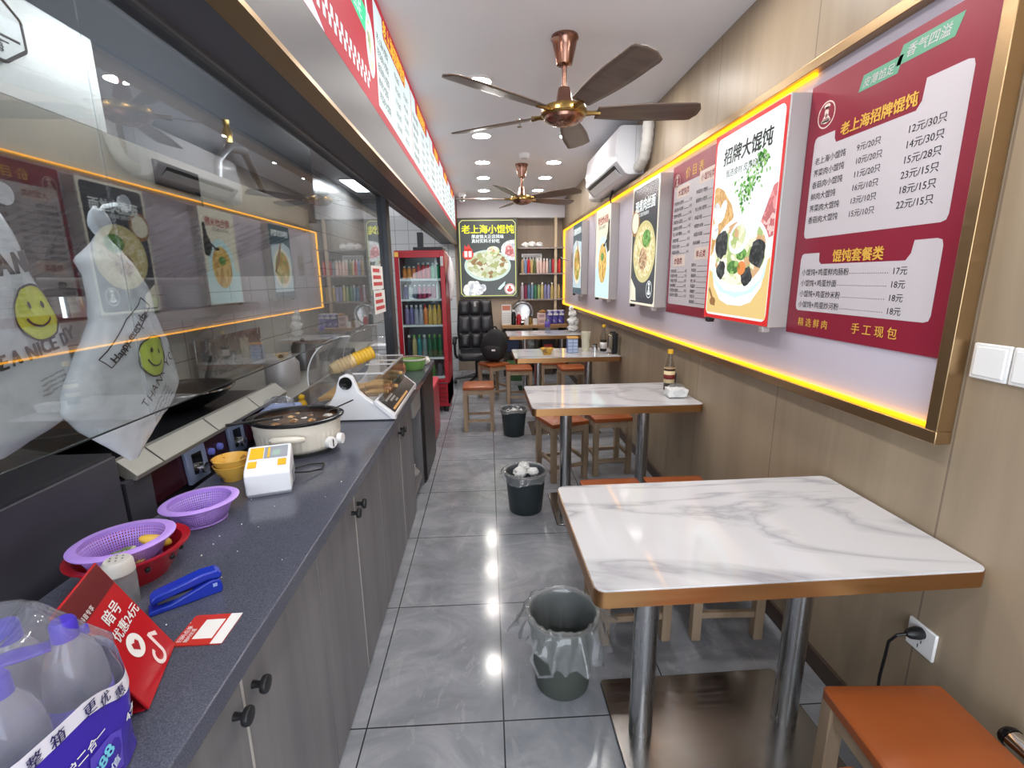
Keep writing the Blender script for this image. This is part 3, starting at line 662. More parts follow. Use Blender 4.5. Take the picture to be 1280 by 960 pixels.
# ================================================================== stools
def make_stool(x, y, rz, lab, z=0):
    t = thing('wooden_stool', lab, 'stool', (x, y, z), math.radians(rz), 'square wooden stools with orange seats')
    s_ = .15
    g = G()
    def top(u, v):
        a, b_ = (u-.5)*2, (v-.5)*2
        return (a*s_, b_*s_, .455+.010*(1-abs(a)**3)*(1-abs(b_)**3))
    g.prism(rrect(-s_, -s_, s_, s_, .014, 3), 'z', .42, .450); g.build('seat_pad', ORANGE, t, bev=.004)
    g = G(); g.grid(lambda u, v: ((u-.5)*2*(s_-.003), (v-.5)*2*(s_-.003), .4485+.014*(1-abs(u*2-1)**4)*(1-abs(v*2-1)**4)), 14, 14); g.build('seat_cushion', ORANGE, t)
    for a in (-1, 1):
        for b_ in (-1, 1): G().box((a*.128-.019, b_*.128-.019, 0), (a*.128+.019, b_*.128+.019, .42)).build('leg', RAW, t, bev=.003)
    for k, zz in ((0, .388), (1, .388)):
        for b_ in (-1, 1):
            q = ((-.109, b_*.128-.011, .375), (.109, b_*.128+.011, .42)) if k == 0 else ((b_*.128-.011, -.109, .375), (b_*.128+.011, .109, .42))
            G().box(*q).build('apron', RAW, t)
            lo = .10 if k == 0 else .14
            q = ((-.109, b_*.128-.009, lo), (.109, b_*.128+.009, lo+.026)) if k == 0 else ((b_*.128-.009, -.109, lo), (b_*.128+.009, .109, lo+.026))
            G().box(*q).build('stretcher', RAW, t)
    return t
S0 = make_stool(.965, .815, -3, 'orange-topped wooden stool nearest the wall socket, beside the nearest table')
for x, y, rz, lab in ((.615, .615, 4, 'wooden stool at the bottom edge of the photo, left of the stool by the socket'),
    (.565, 1.790, 2, 'wooden stool tucked under the far side of the nearest table, nearer the aisle'), (.955, 1.785, -2, 'wooden stool tucked under the far side of the nearest table, nearer the right wall'),
    (.60, 2.12, 1, 'wooden stool between the first two tables, seat showing over the table edge, nearer the aisle'), (.93, 2.125, -1, 'wooden stool between the first two tables, seat showing over the table edge, nearer the wall'),
    (.527, 3.39, 19, 'wooden stool standing askew behind the second table, nearer the aisle'), (.895, 3.475, 5, 'wooden stool behind the second table, nearer the wall'),
    (-.115, 4.60, 0, 'wooden stool standing alone in the aisle beside the small dark bin'), (.055, 5.80, 34, 'wooden stool turned cornerwise under the black backpack'),
    (.34, 5.50, 0, 'wooden stool behind the third table, nearer the aisle'), (.96, 5.45, 3, 'wooden stool behind the third table, nearer the wall'),
    (.78, 5.86, 0, 'wooden stool tucked into the front of the farthest table')):
    dup(S0, (x, y, 0), math.radians(rz), lab)

# ================================================================== waste bins
def bag_film(t, R, H, drop, col, seed, mtl, amp=.012):
    rr = random.Random(seed); ph = [rr.uniform(0, 6.28) for _ in range(6)]
    def f(u, v):
        a = 2*PI*u
        wob = amp*(math.sin(7*a+ph[0])+.7*math.sin(13*a+ph[1]+5*v)+.5*math.sin(23*a+ph[2]))
        if v < .45:                      # inside, going up to the rim
            q = v/.45; r = R-.03+.026*q - .01 + wob*.35*(1-q); z = H-.14+.14*q+.008
        elif v < .55: q = (v-.45)/.1; r = R-.012+.022*q; z = H+.008+.004*math.sin(PI*q)+abs(wob)*.4
        else:
            q = (v-.55)/.45; d_ = drop*(1+.45*math.sin(2*a+ph[3])+.25*math.sin(5*a+ph[4])); r = R+.010+.010*q+abs(wob)*(.6+q); z = H+.006-d_*q
        return (r*math.cos(a), r*math.sin(a), z)
    g = G(); g.grid(f, 72, 24, closed=True); return g.build('bin_liner', mtl, t, smooth=180)
def make_bin(x, y, R0, R1, H, mt, lab):
    t = thing('waste_bin', lab, 'bin', (x, y, 0), 0, 'waste bins along the aisle')
    G().lathe([(0, 0), (R0-.006, 0), (R0, .006), (R1-.004, H-.02), (R1+.004, H-.018), (R1+.005, H), (R1-.003, H), (R1-.007, H-.012), (R0-.006, .012), (0, .012)], n=40).build('bucket', mt, t)
    return t
BIN1 = mat('bin_olive', (78, 84, 78), .5); BIN2 = mat('bin_dark', (44, 54, 58), .45)
LINER = sheer('bin_liner_film', (236, 238, 240), .12, .22, 1.7)
t = make_bin(.243, 1.485, .098, .125, .29, BIN1, 'olive-grey waste bin with a clear plastic liner beside the nearest table'); bag_film(t, .128, .29, .085, None, 3, LINER, .018)
g = G(); g.tube([(-.10, -.07, .24), (-.125, -.10, .19), (-.10, -.125, .14), (-.055, -.135, .15), (-.045, -.128, .2)], .005, 6); g.build('liner_tie', LINER, t)
def crumple(c, r, seed, mt, name='crumpled_paper', parent=None, sq=.7):
    rr = random.Random(seed); off = Vector((rr.uniform(0, 50), rr.uniform(0, 50), 0)); g = G(); g.sph((0, 0, 0), 1, 18, 12)
    for v in g.bm.verts:
        n_ = v.co.normalized(); v.co = n_ * (1 + .35*noise.noise(n_*2.4+off) + .18*noise.noise(n_*6+off)); v.co.z *= sq; v.co = v.co*r + Vector(c)
    return g.build(name, mt, parent, smooth=25)
t = make_bin(.213, 2.842, .105, .132, .262, BIN2, 'dark waste bin with white paper on top beside the second table'); bag_film(t, .133, .262, .03, None, 9, LINER, .008)
for i, (a_, b_, c_, r_) in enumerate(((-.035, -.03, .268, .042), (.048, -.01, .262, .036), (-.005, .055, .272, .038))):
    tag(crumple((.213+a_, 2.842+b_, c_), r_, i+4, PAPER), '%s crumpled white paper in the dark bin by the second table' % ('left front', 'right', 'topmost rear')[i], 'paper', 'crumpled papers in the bins')
t = make_bin(.219, 4.36, .098, .125, .255, BIN2, 'small dark waste bin full of tissues beside the stool standing alone'); bag_film(t, .127, .255, .02, None, 12, LINER, .006)
g = G(); rr = random.Random(2)
for i in range(16):
    a_, q = rr.uniform(0, 6.28), rr.uniform(0, .085); p = Vector((q*math.cos(a_), q*math.sin(a_), .245+rr.uniform(-.01, .012)))
    v = [p+Vector((rr.uniform(-.03, .03), rr.uniform(-.03, .03), rr.uniform(-.008, .012))) for _ in range(4)]
    g.poly(v)
o = g.build('used_tissues', PAPER, None, smooth=None, solid=.004); o.location = (.219, 4.36, 0); o['kind'] = 'stuff'; tag(o, 'heap of used white tissues in the small dark bin', 'tissues')

# ================================================================== things on the tables
def bottle(name, lab, cat, loc, prof, mt, cap, capz, capr, label=None, liquid=None, group=None, caph=.025, n=20):
    t = thing(name, lab, cat, loc, 0, group)
    G().lathe(prof, n=n).build('body', mt, t)
    G().lathe([(0, capz+caph), (capr*.92, capz+caph), (capr, capz+caph-.004), (capr, capz), (0, capz)], n=n).build('cap', cap, t)
    if label:
        z0, z1, r, lm = label; G().lathe([(r, z0), (r, z1)], n=n).build('label', lm, t, solid=.0006)
    if liquid:
        lp, lm = liquid; G().lathe(lp, n=n).build('liquid', lm, t)
    return t
GLASSB = sheer('bottle_glass', (226, 220, 208), .05, .04, 1.5)
SOY = mat('soy_sauce', (30, 16, 14), .2)
VLAB = mottle('sauce_label', [(226, 200, 150), (196, 60, 40), (226, 206, 160), (70, 40, 30)], 55, .5)
bp = [(0, 0), (.03, 0), (.033, .006), (.033, .13), (.03, .15), (.016, .205), (.014, .24), (0, .24)]
lq = ([(0, .004), (.029, .004), (.031, .008), (.031, .075), (0, .075)], SOY)
bottle('sauce_bottle', 'glass sauce bottle with yellow cap and printed label on the second table', 'bottle', (1.135, 2.90, .76), bp, GLASSB, YEL, .235, .017, (.05, .145, .0338, mat('label_cream', (222, 202, 158), .5)), lq)
tt = bpy.data.objects['sauce_bottle']
for nm, z0, z1, mt_ in (('label_band', .128, .143, mat('label_brown', (70, 42, 32), .5)), ('label_badge', .075, .104, mat('label_maroon', (110, 30, 26), .5))):
    G().lathe([(.0346, z0), (.0346, z1)], n=20).build(nm, mt_, tt, solid=.0004)
t = thing('napkin_pack', 'crumpled clear pack of white napkins beside the sauce bottle on the second table', 'napkins', (1.115, 2.725, .7665))
g = G(); g.box((-.055, -.04, 0), (.055, .04, .045)); bmesh.ops.subdivide_edges(g.bm, edges=g.bm.edges[:], cuts=5, use_grid_fill=True)
for v in g.bm.verts: v.co += Vector((noise.noise(v.co*40), noise.noise(v.co*40+Vector((9, 0, 0))), noise.noise(v.co*40+Vector((0, 9, 0)))*.7 if v.co.z > .004 else 0))*.008
g.build('napkins', PAPER, t)
G().sph((.0, .0, .03), (.066, .05, .045), 18, 10).build('wrapper', CLEAR, t)
o = G().lathe([(0, 0), (.024, 0), (.026, .1), (.022, .1), (.02, .01), (0, .01)], n=20).build('dark_cup', mat('dark_cup', (70, 66, 62), .3), None); o.location = (1.178, 2.955, .76); tag(o, 'dark cup by the wall behind the sauce bottle, second table', 'cup')
# third table
o = G().lathe([(0, 0), (.032, 0), (.034, .008), (.055, .035), (.066, .06), (.063, .06), (.05, .035), (.03, .014), (0, .012)], n=28).build('yellow_bowl', mottle('bowl_yellow', [(214, 168, 66), (214, 168, 66), (200, 150, 52), (120, 90, 50), (214, 168, 66)], 34, .3), None); o.location = (.546, 4.44, .76); tag(o, 'small yellow patterned bowl on the third table', 'bowl')
t = thing('canister', 'blue and white square canister with orange lid on the third table', 'canister', (.80, 4.53, .76))
G().box((-.05, -.04, 0), (.05, .04, .135)).build('body', tiles('canister_print', (176, 190, 214), (110, 130, 176), 2, .032, 0, .05, .007, .35), t, bev=.004); G().box((-.052, -.042, .135), (.052, .042, .15)).build('lid', mat('lid_orange', (214, 160, 80), .4), t, bev=.003)
t = thing('tall_cup', 'tall beige canister with chopsticks on the third table', 'canister', (.945, 4.60, .76)); G().lathe([(0, 0), (.036, 0), (.045, .19), (.04, .19), (.033, .01), (0, .01)], n=24).build('body', mat('cup_beige', (206, 200, 176), .45), t)
o = G().lathe([(0, 0), (.026, 0), (.028, .075), (.025, .075), (.024, .006), (0, .006)], n=20).build('steel_cup', CHROME, None); o.location = (1.02, 4.52, .76); tag(o, 'small steel cup on the third table beside the tall beige one', 'cup')
bottle('sauce_bottle', 'tall dark sauce bottle with yellow cap on the third table', 'bottle', (1.112, 4.56, .76), bp, GLASSB, YEL, .235, .017, (.03, .09, .0336, mat('label_white', (216, 210, 206), .5)), ([(0, .004), (.029, .004), (.031, .008), (.031, .11), (0, .11)], SOY))
t = thing('chopstick_dispenser', 'steel and black chopstick dispenser at the wall end of the third table', 'dispenser', (1.148, 4.36, .76))
G().box((-.045, -.05, 0), (.05, .05, .012)).build('base', CHROME, t, bev=.004); G().box((-.005, -.035, .012), (.045, .035, .20)).build('back', BLACK, t, bev=.01); G().box((-.042, -.033, .06), (-.004, .033, .185)).build('hopper', brushed('hopper_steel', (190, 184, 172), .2), t, bev=.006); G().lathe([(0, .2), (.03, .2), (.025, .215), (0, .22)], n=16).build('knob', BLACK, t)
# fourth table
PETM = sheer('pet_bottle', (230, 234, 244), .08, .12, 1.5)
bottle('water_bottle', 'clear bottle with purple label standing on the farthest table', 'bottle', (.766, 6.20, .76), [(0, 0), (.033, 0), (.036, .01), (.034, .1), (.036, .16), (.02, .2), (.014, .215), (0, .215)], PETM, mat('cap_violet', (120, 96, 180), .4), .213, .016, (.08, .15, .0368, mat('label_violet', (92, 70, 160), .4)))
t = thing('tissue_stack', 'tall stack of white wrapped tissues at the wall end of the farthest table', 'tissues', (1.12, 6.30, .768))
for i, (w_, h0, h1, dx) in enumerate(((.075, 0, .09, 0), (.07, .088, .19, .0), (.062, .186, .27, -.01), (.045, .262, .33, -.035))): crumple((dx, 0, (h0+h1)/2), (h1-h0)*.62, 30+i, PAPER, 'tissue_bundle', t, .9).scale = (w_/.055*.9, 1, 1)
# ================================================================== back counter
WOODC = wood('counter_wood', (178, 140, 96), (150, 112, 72), (1.6, 9, 9), .45)
t = thing('back_counter', 'wooden sideboard shelf along the back wall behind the farthest table', 'counter', (.66, 7.28, 0))
G().box((-.46, -.20, .735), (.53, .40, .78)).build('top', WOODC, t, bev=.003)
for x in (-.42, .06, .48): G().box((x-.02, -.14, 0), (x+.02, .36, .735)).build('support', mat('dark_board', (60, 54, 52), .6), t)
G().box((-.42, -.1, .34), (.48, .36, .36)).build('lower_shelf', mat('dark_board', (60, 54, 52), .6), t)
CRATES = ((-.30, .36, .22, mat('crate_blue', (52, 60, 92), .5), 'dark blue box'), (-.02, .36, .2, sheer('bag_haze', (220, 224, 226), .2, .5), 'clear plastic bag'), (.25, .36, .2, mat('crate_black', (44, 36, 38), .5), 'black box with red print'), (-.2, 0, .26, mat('crate_grey', (72, 76, 80), .5), 'grey box'), (.22, 0, .25, mat('crate_brown', (86, 70, 60), .6), 'brown carton'))
for x, z0, h_, mt_, nm in CRATES:
    if 'bag' in nm:
        tag(crumple((.66+x, 7.32, z0+.1), .115, 77, mt_, 'plastic_bag', None, .85), 'clear plastic bag on the shelf under the back sideboard', 'bag'); continue
    t = thing('storage_box', nm + (' on the middle shelf under the back sideboard' if z0 else ' on the floor under the back sideboard'), 'box', (.66+x, 7.34, z0))
    G().box((-.1, -.12, 0), (.1, .12, h_*.85)).build('body', mt_, t, bev=.006); G().box((-.104, -.124, h_*.85), (.104, .124, h_)).build('lid', mt_, t, bev=.004)
    if 'red' in nm: Art(-.1205).rect(-.07, .06, .06, .11, .02).done('red_print', mat('print_red', (170, 40, 50), .5), t)
ZB = .78
t = thing('desk_calendar', 'white standing calendar leaning at the left of the back sideboard', 'calendar', (.27, 7.22, ZB))
G().box((-.07, 0, 0), (.07, .015, .30)).build('pages', PAPER, t); a = Art(-.001)
for i in range(7):
    for j in range(6): a.rect(-.058+i*.017, .03+j*.026, -.05+i*.017, .042+j*.026)
a.done('date_marks', mat('calendar_grey', (150, 150, 156), .6), t); Art(-.001).rect(-.06, .215, .06, .285).done('picture', mat('calendar_red', (196, 120, 100), .6), t)
bottle('sauce_bottle', 'black sauce bottle with white cap on the back sideboard by the calendar', 'bottle', (.375, 7.18, ZB), [(0, 0), (.035, 0), (.035, .16), (.018, .2), (0, .2)], BLACKG, WHITE, .198, .02)
bottle('sauce_bottle', 'red sauce bottle with white cap on the back sideboard', 'bottle', (.455, 7.2, ZB), [(0, 0), (.036, 0), (.036, .12), (.02, .16), (0, .16)], RED, WHITE, .158, .02)
t = thing('steel_plate', 'big round steel tray in a plastic bag leaning on the back wall over the sideboard', 'tray', (.53, 7.50, ZB+.175))
Rx = Matrix.Rotation(PI/2-.12, 3, 'X')
G().lathe([(0, 0), (.15, 0), (.175, .012), (.175, .016), (.15, .004), (0, .004)], n=36, mtx=Rx).build('tray', STEEL, t)
G().lathe([(.12, .006), (.135, .012), (.15, .006)], n=36, mtx=Rx).build('tray_ring', STEELD, t)
small = (('paper_cup', (.57, 7.16), .035, .10, WHITE, 'white cup on the back sideboard before the steel tray', 'cup'), ('spice_jar', (.63, 7.2), .026, .11, mat('jar_amber', (150, 120, 60), .3), 'amber jar with black lid on the back sideboard', 'jar'), ('paper_cup', (.70, 7.17), .038, .09, WHITE, 'white cup on the back sideboard beside the tissue boxes', 'cup'), ('low_dish', (.50, 7.13), .03, .03, BLACK, 'small black dish at the front of the back sideboard', 'dish'))
for nm, (x, y), r_, h_, mt_, lab, cat in small:
    t = thing(nm, lab, cat, (x, y, ZB)); G().lathe([(0, 0), (r_*.85, 0), (r_, h_), (r_*.92, h_), (r_*.8, .006), (0, .006)], n=18).build('body', mt_, t)
    if nm == 'spice_jar': G().lathe([(0, h_), (r_, h_), (r_, h_+.02), (0, h_+.02)], n=18).build('lid', BLACK, t)
for i in range(2):
    t = thing('tissue_box', 'pinkish tissue box on the back sideboard, %s of the two' % ('lower', 'upper')[i], 'box', (.80, 7.25, ZB+i*.085), 0, 'tissue boxes on the sideboard'); G().box((-.06, -.05, 0), (.06, .05, .082)).build('carton', mat('box_pink', (214, 190, 186), .5), t, bev=.002); Art(-.0505).rect(-.04, .02, .04, .06).done('print', mat('print_mauve', (170, 140, 150), .5), t)
o = crumple((.82, 7.25, ZB+.2), .05, 8, wood('bread_crust', (190, 140, 80), (160, 110, 60), (9, 9, 9), .6), 'paper_roll'); o.scale = (1, 1, .6); o.location.z = .38; tag(o, 'tan crumpled wrapper on top of the tissue boxes', 'wrapper')
VIOL = mottle('violet_pack_print', [(70, 60, 150), (90, 80, 180), (200, 200, 226), (60, 50, 130)], 22, .3)
for i in range(3):
    t = thing('drink_pack', 'purple shrink-wrapped drink pack on the back sideboard, %s of three' % ('left', 'middle', 'right')[i], 'pack', (.93+i*.088, 7.28, ZB), 0, 'purple packs on the sideboard'); G().box((-.042, -.06, 0), (.042, .06, .19)).build('pack', VIOL, t, bev=.012); G().box((-.04, -.058, .19), (.04, .058, .205)).build('film_top', mat('pack_pale', (206, 200, 214), .4), t, bev=.006)
    Art(-.0606).rect(-.036, .13, .036, .16).done('pack_band', WHITE, t)
# ---- shelves in the alcove
t = thing('wall_shelving', 'three grey shelves on a post in the alcove right of the lit back poster', 'shelves', (.84, 7.62, 0))
for z in (1.145, 1.54, 1.927): G().box((-.35, -.06, z-.022), (.355, .3, z)).build('shelf_board', mat('shelf_grey', (150, 140, 134), .5), t)
G().box((.20, -.045, .79), (.24, -.005, 2.37)).build('post', mat('post_beige', (196, 178, 150), .5), t)
PAL = [(176, 150, 110), (120, 140, 180), (190, 40, 50), (196, 170, 110), (90, 100, 60), (222, 190, 180), (224, 196, 186), (222, 186, 176), (224, 200, 190), (120, 130, 140), (190, 44, 54), (180, 36, 46), (200, 60, 60)]
def small_bottle(nm, lab, loc, h_, r_, body, cap, grp, src={}):
    key = (nm, body.name, cap.name, h_)
    if key not in src:
        t = thing(nm, lab, 'bottle', loc, 0, grp)
        G().lathe([(0, 0), (r_*.9, 0), (r_, .01), (r_, h_*.66), (r_*.86, h_*.76), (r_*.5, h_*.86), (r_*.46, h_*.92), (0, h_*.92)], n=14).build('body', body, t)
        G().lathe([(0, h_*.885), (r_*.56, h_*.885), (r_*.56, h_), (0, h_)], n=12).build('cap', cap, t); src[key] = t; return t
    return dup(src[key], loc, 0, lab, grp)
CAPW = mat('cap_white', (226, 226, 226), .4); CAPB = mat('cap_dark', (50, 50, 54), .4)
for i, c in enumerate(PAL[:13]):
    small_bottle('drink_bottle', 'bottle on the middle alcove shelf, %s from the left' % ORD[i], (.545+i*.048, 7.60, 1.54), .24 if i not in (5, 6, 7, 8) else .22, .022, mat('shelf_bottle_%s' % 'abcdefghijklm'[i], c, .3), CAPW if i in (5, 6, 7, 8) else CAPB, 'bottles on the middle alcove shelf')
PAL2 = [(170, 160, 170), (130, 50, 80), (90, 120, 150), (110, 140, 160), (60, 120, 90), (150, 170, 110), (196, 180, 120), (130, 130, 170), (150, 150, 190), (190, 170, 110), (186, 166, 110), (180, 160, 110)]
for i, c in enumerate(PAL2):
    small_bottle('drink_bottle', 'bottle on the lowest alcove shelf, %s from the left' % ORD[i], (.54+i*.052, 7.60, 1.145), .25, .024, mat('low_bottle_%s' % 'abcdefghijkl'[i], c, .3), CAPB if i % 3 else CAPW, 'bottles on the lowest alcove shelf')
t = thing('price_card', 'white card propped behind the bottles on the middle alcove shelf', 'card', (.70, 7.70, 1.54)); G().box((-.16, 0, 0), (.16, .006, .30)).build('card', PAPER, t); Art(-.0006).rect(-.14, .24, .14, .28).done('card_print', SILVER, t)
for i, (x, s_) in enumerate(((.59, .055), (.70, .065), (.81, .055))): tag(crumple((x, 7.62, 1.927+s_*.62), s_, 50+i, PAPER, 'plastic_bundle', None, .75), 'white plastic bundle on the top alcove shelf, %s of three' % ('left', 'middle', 'right')[i], 'bundle', 'bundles on the top alcove shelf')

# ================================================================== office chair and backpack
LEA = mat('black_leather', (34, 33, 37), .32); LEA2 = mat('black_leather_panel', (52, 51, 56), .35)
t = thing('office_chair', 'black high-backed leather office chair under the back wall poster', 'chair', (-.19, 6.93, 0), math.radians(4)); t.scale = (1.08, 1, 1)
def pad(x0, x1, z0, z1, y, th, mt_, nm, tilt=.12):
    def f(u, v):
        a, b_ = u*2-1, v*2-1; e = (1-abs(a)**4)*(1-abs(b_)**4)
        z = z0+(z1-z0)*v
        return (x0+(x1-x0)*u, y - th*e - 0 + (z-.45)*tilt, z)
    g = G(); g.grid(f, 12, 12); return g.build(nm, mt_, t, smooth=180, solid=.01)
g = G(); g.prism([(-.235, .42), (.235, .42), (.25, .75), (.225, 1.12), (.19, 1.17), (-.19, 1.17), (-.225, 1.12), (-.25, .75)], 'y', 0, .07)
for v in g.bm.verts: v.co.y += (v.co.z-.45)*.12
g.build('backrest', LEA, t, bev=.03, seg=4)
for i in range(3):
    x0 = -.215+i*.147; pad(x0, x0+.136, .95, 1.16, -.005, .03, LEA, 'headrest_panel'); pad(x0, x0+.136, .70, .94, -.005, .035, LEA2, 'back_panel'); pad(x0, x0+.136, .48, .69, -.005, .03, LEA, 'lumbar_panel')
g = G(); g.box((-.012, -.025+.06, 1.06), (.012, -.015+.06, 1.14)); g.build('headrest_tag', SILVER, t)
G().prism(rrect(-.25, -.50, .25, .03, .06), 'z', .36, .47).build('seat', LEA, t, bev=.04, seg=4)
for s_ in (-1, 1):
    G().tube([(s_*.27, .05, .62), (s_*.29, -.1, .64), (s_*.29, -.3, .64), (s_*.29, -.38, .60)], .028, 10).build('armrest', LEA, t)
    G().tube([(s_*.29, -.36, .60), (s_*.285, -.36, .45), (s_*.27, -.2, .38), (s_*.2, -.15, .36)], .017, 8).build('arm_support', BLACK, t)
G().cyl((0, -.24, .10), (0, -.24, .37), .03).build('gas_lift', BLACK, t)
for k in range(5):
    a_ = 2*PI*k/5+.5; p = Vector((math.cos(a_), math.sin(a_), 0))*.30 + Vector((0, -.24, 0))
    l_ = G().tube([(0, -.24, .12), (p.x, p.y, .075)], [.028, .018], 8).build('base_arm', STEELD, t)
    G().cyl((p.x-.02, p.y, .03), (p.x+.02, p.y, .03), .03, n=14).build('caster', BLACK, t)
t = thing('backpack', 'black backpack slumped on the cornerwise stool before the office chair', 'backpack', (.055, 5.82, .462), math.radians(-12))
g = G(); g.sph((0, 0, .2), (1, 1, 1), 28, 18)
for v in g.bm.verts:
    n_ = v.co-Vector((0, 0, .2)); z = n_.z; wd = .165*(1-.22*max(0, z)); q = Vector((math.copysign(abs(n_.x)**.75, n_.x)*wd, math.copysign(abs(n_.y)**.8, n_.y)*.105, .2+math.copysign(abs(z)**.85, z)*.2))
    v.co = q + Vector((.03*max(0, z), 0, 0)) + n_*.008*noise.noise(q*14)
FAB = mat('black_fabric', (28, 28, 31), .75); g.build('body', FAB, t, smooth=180)
g = G(); g.sph((0, 0, 0), 1, 20, 12)
for v in g.bm.verts: v.co = Vector((math.copysign(abs(v.co.x)**.7, v.co.x)*.115, -.085+v.co.y*.05, .125+math.copysign(abs(v.co.z)**.7, v.co.z)*.095))
g.build('front_pocket', FAB, t, smooth=180)
G().tube([(-.05, 0, .39), (-.03, 0, .43), (.03, 0, .43), (.05, 0, .39)], .01).build('handle', FAB, t)
for s_ in (-1, 1): G().tube([(s_*.07, .08, .37), (s_*.12, .12, .25), (s_*.13, .1, .08)], .016, 8).build('shoulder_strap', FAB, t)
G().box((.0, -.139, .15), (.045, -.134, .17)).build('logo_patch', WHITE, t)
t = thing('green_sack', 'green plastic crate on the floor beside the cornerwise stool by the farthest table', 'crate', (.40, 6.95, 0))
G().box((-.13, -.16, 0), (.13, .16, .22)).build('crate', mat('crate_green', (56, 96, 58), .5), t, bev=.01); G().prism(rrect(-.14, -.17, .14, .17, .02), 'z', .22, .25).build('rim', mat('crate_green', (56, 96, 58), .5), t)

# ================================================================== serving counter
CAB = wood('cabinet_grey_wood', (124, 122, 124), (104, 102, 106), (14, 14, .8), .4)
TOPM = mat('worktop_stone', (72, 74, 84), .16); nt, b = nodes(TOPM)
f = noi(nt, coords(nt), 420, 2); f2 = noi(nt, coords(nt, (1, 3, 1)), 9, 4)
cc = ramp(nt, f, [(.3, (66, 69, 82)), (.5, (80, 83, 97)), (.72, (102, 105, 118))]); cc = mix(nt, mth(nt, 'MULTIPLY', f2, .35), cc, lin((66, 68, 80)))
L(nt, cc, b.inputs['Base Color'])
ZT = .815
o = G().box((-.97, -.7, .775), (-.455, 3.92, ZT)).build('counter_worktop', TOPM, None, bev=.003); tag(o, 'long dark grey speckled stone worktop of the serving counter on the left', 'worktop')
def cabinet(y0, y1, lab, mid):
    t = thing('counter_cabinet', lab, 'cabinet', (-.49, y0, 0), PI/2, 'grey cabinets under the counter')   # local x -> +y, -y -> +x
    w_ = y1-y0
    G().box((.001, .02, 0), (w_-.001, .47, .774)).build('carcass', CAB, t)
    for a_, b_, k in ((.002, mid-y0-.002, 1), (mid-y0+.002, w_-.002, 0)):
        d_ = G().box((a_, 0, .012), (b_, .019, .772)).build('door', CAB, t, bev=.0015)
        x = b_-.034 if k else a_+.034
        g = G(); g.lathe([(0, 0), (.008, 0), (.0065, .012), (.008, .018), (.0165, .020), (.018, .026), (.0165, .031), (0, .033)], n=20, c=(x, 0, .68), mtx=Matrix.Rotation(PI/2, 3, 'X')); k_ = g.build('knob', BLACK, d_)
        e_ = a_ if not k else b_
        G().box((e_-.0015, -.0008, .012), (e_+.0015, .001, .772)).build('edge_strip', mat('door_edge', (176, 172, 168), .5), d_)
    return t
cabinet(-.68, .385, 'grey wood cabinet under the counter, closest to the camera at the bottom edge', -.15)
cabinet(.385, 1.20, 'grey wood cabinet under the counter, below the blue stapler', .79)
cabinet(1.20, 1.95, 'grey wood cabinet under the counter, below the white electric pot', 1.575)
cabinet(1.95, 2.85, 'grey wood cabinet under the counter, below the white snack warmer', 2.45)
t = thing('open_shelf_unit', 'grey open shelf unit in the counter with plastic bags inside', 'shelf', (-.49, 2.85, 0), PI/2)
for a_, b_ in (((.001, .01, 0), (.019, .47, .774)), ((.431, .01, 0), (.449, .47, .774)), ((.019, .45, 0), (.431, .47, .774)), ((.019, .01, .08), (.431, .45, .1)), ((.019, .02, .756), (.431, .45, .774))): G().box(a_, b_).build('panel', CAB, t)
G().box((.10, .0, .60), (.40, .018, .772)).build('drawer_front', mat('drawer_pale', (150, 146, 144), .45), t, bev=.002)
tag(crumple((-.60, 3.06, .20), .10, 21, sheer('bag_tan_haze', (240, 226, 210), .2, .45), 'plastic_bag', None, .9), 'clear plastic bag of tan food on the counter open shelf', 'bag')
tag(crumple((-.555, 2.93, .135), .045, 22, PAPER, 'plastic_bag', None, .7), 'small white plastic bag at the front of the counter open shelf', 'bag')
t = thing('tall_dark_panel', 'dark brown end cabinet of the counter beside the red fridge', 'cabinet', (-.49, 3.30, 0), PI/2)
DKW = wood('dark_wood', (50, 42, 42), (36, 30, 31), (12, 12, .8), .35)
G().box((.001, 0, .0), (.62, .47, .774)).build('carcass', DKW, t, bev=.002); G().box((.01, -.014, .02), (.61, -.0005, .76)).build('door', DKW, t, bev=.002)
t = thing('red_cooler_box', 'low narrow red metal cabinet standing between the counter and the fridge', 'cabinet', (-.70, 4.30, 0))
G().box((-.2, -.2, .04), (.2, .25, .50)).build('body', RED, t, bev=.008); G().box((-.205, -.205, .50), (.205, .255, .545)).build('lid', mat('red_pale', (196, 70, 84), .35), t, bev=.01); G().box((-.19, -.19, 0), (.19, .24, .04)).build('plinth', BLACK, t)
# ---------------------------------------------------------------- colanders, bowls
def bowl_shell(r0, r1, h, th=.004): return [(0, 0), (r0, 0), (r0+(r1-r0)*.55, h*.45), (r1, h), (r1+.012, h+.002), (r1+.012, h-.004), (r1-.0, h-.006)]
LIL = mat('lilac_plastic', (178, 142, 224), .4)
def colander(x, y, z, R0, R1, H, lab, k=1.28, rz=.45):
    t = thing('colander', lab, 'colander', (x, y, z), rz, 'lilac plastic colanders')
    g = G(); g.lathe([(R0, .004), (R0+(R1-R0)*.5, H*.5), (R1, H)], n=60, sx=k, uv=True); g.build('basket_wall', perforated('lilac_mesh', (174, 138, 220), 90, 9), t, solid=.002, smooth=180)
    g = G(); g.lathe([(0, .002), (R0+.002, .002), (R0+.002, .006), (0, .006)], n=40, sx=k); g.build('basket_floor', LIL, t)
    g = G(); g.lathe([(R1-.003, H-.007), (R1+.012, H-.003), (R1+.014, H+.001), (R1+.008, H+.005), (R1-.004, H+.004), (R1-.003, H-.007)], n=60, sx=k); g.build('rim', LIL, t)
    return t
colander(-.815, 1.265, ZT, .054, .074, .060, 'empty lilac plastic colander beside the white label printer', 1.1, .75)
t = thing('red_basin', 'red plastic basin holding a lilac colander on the counter', 'basin', (-.822, 1.01, ZT), .65)
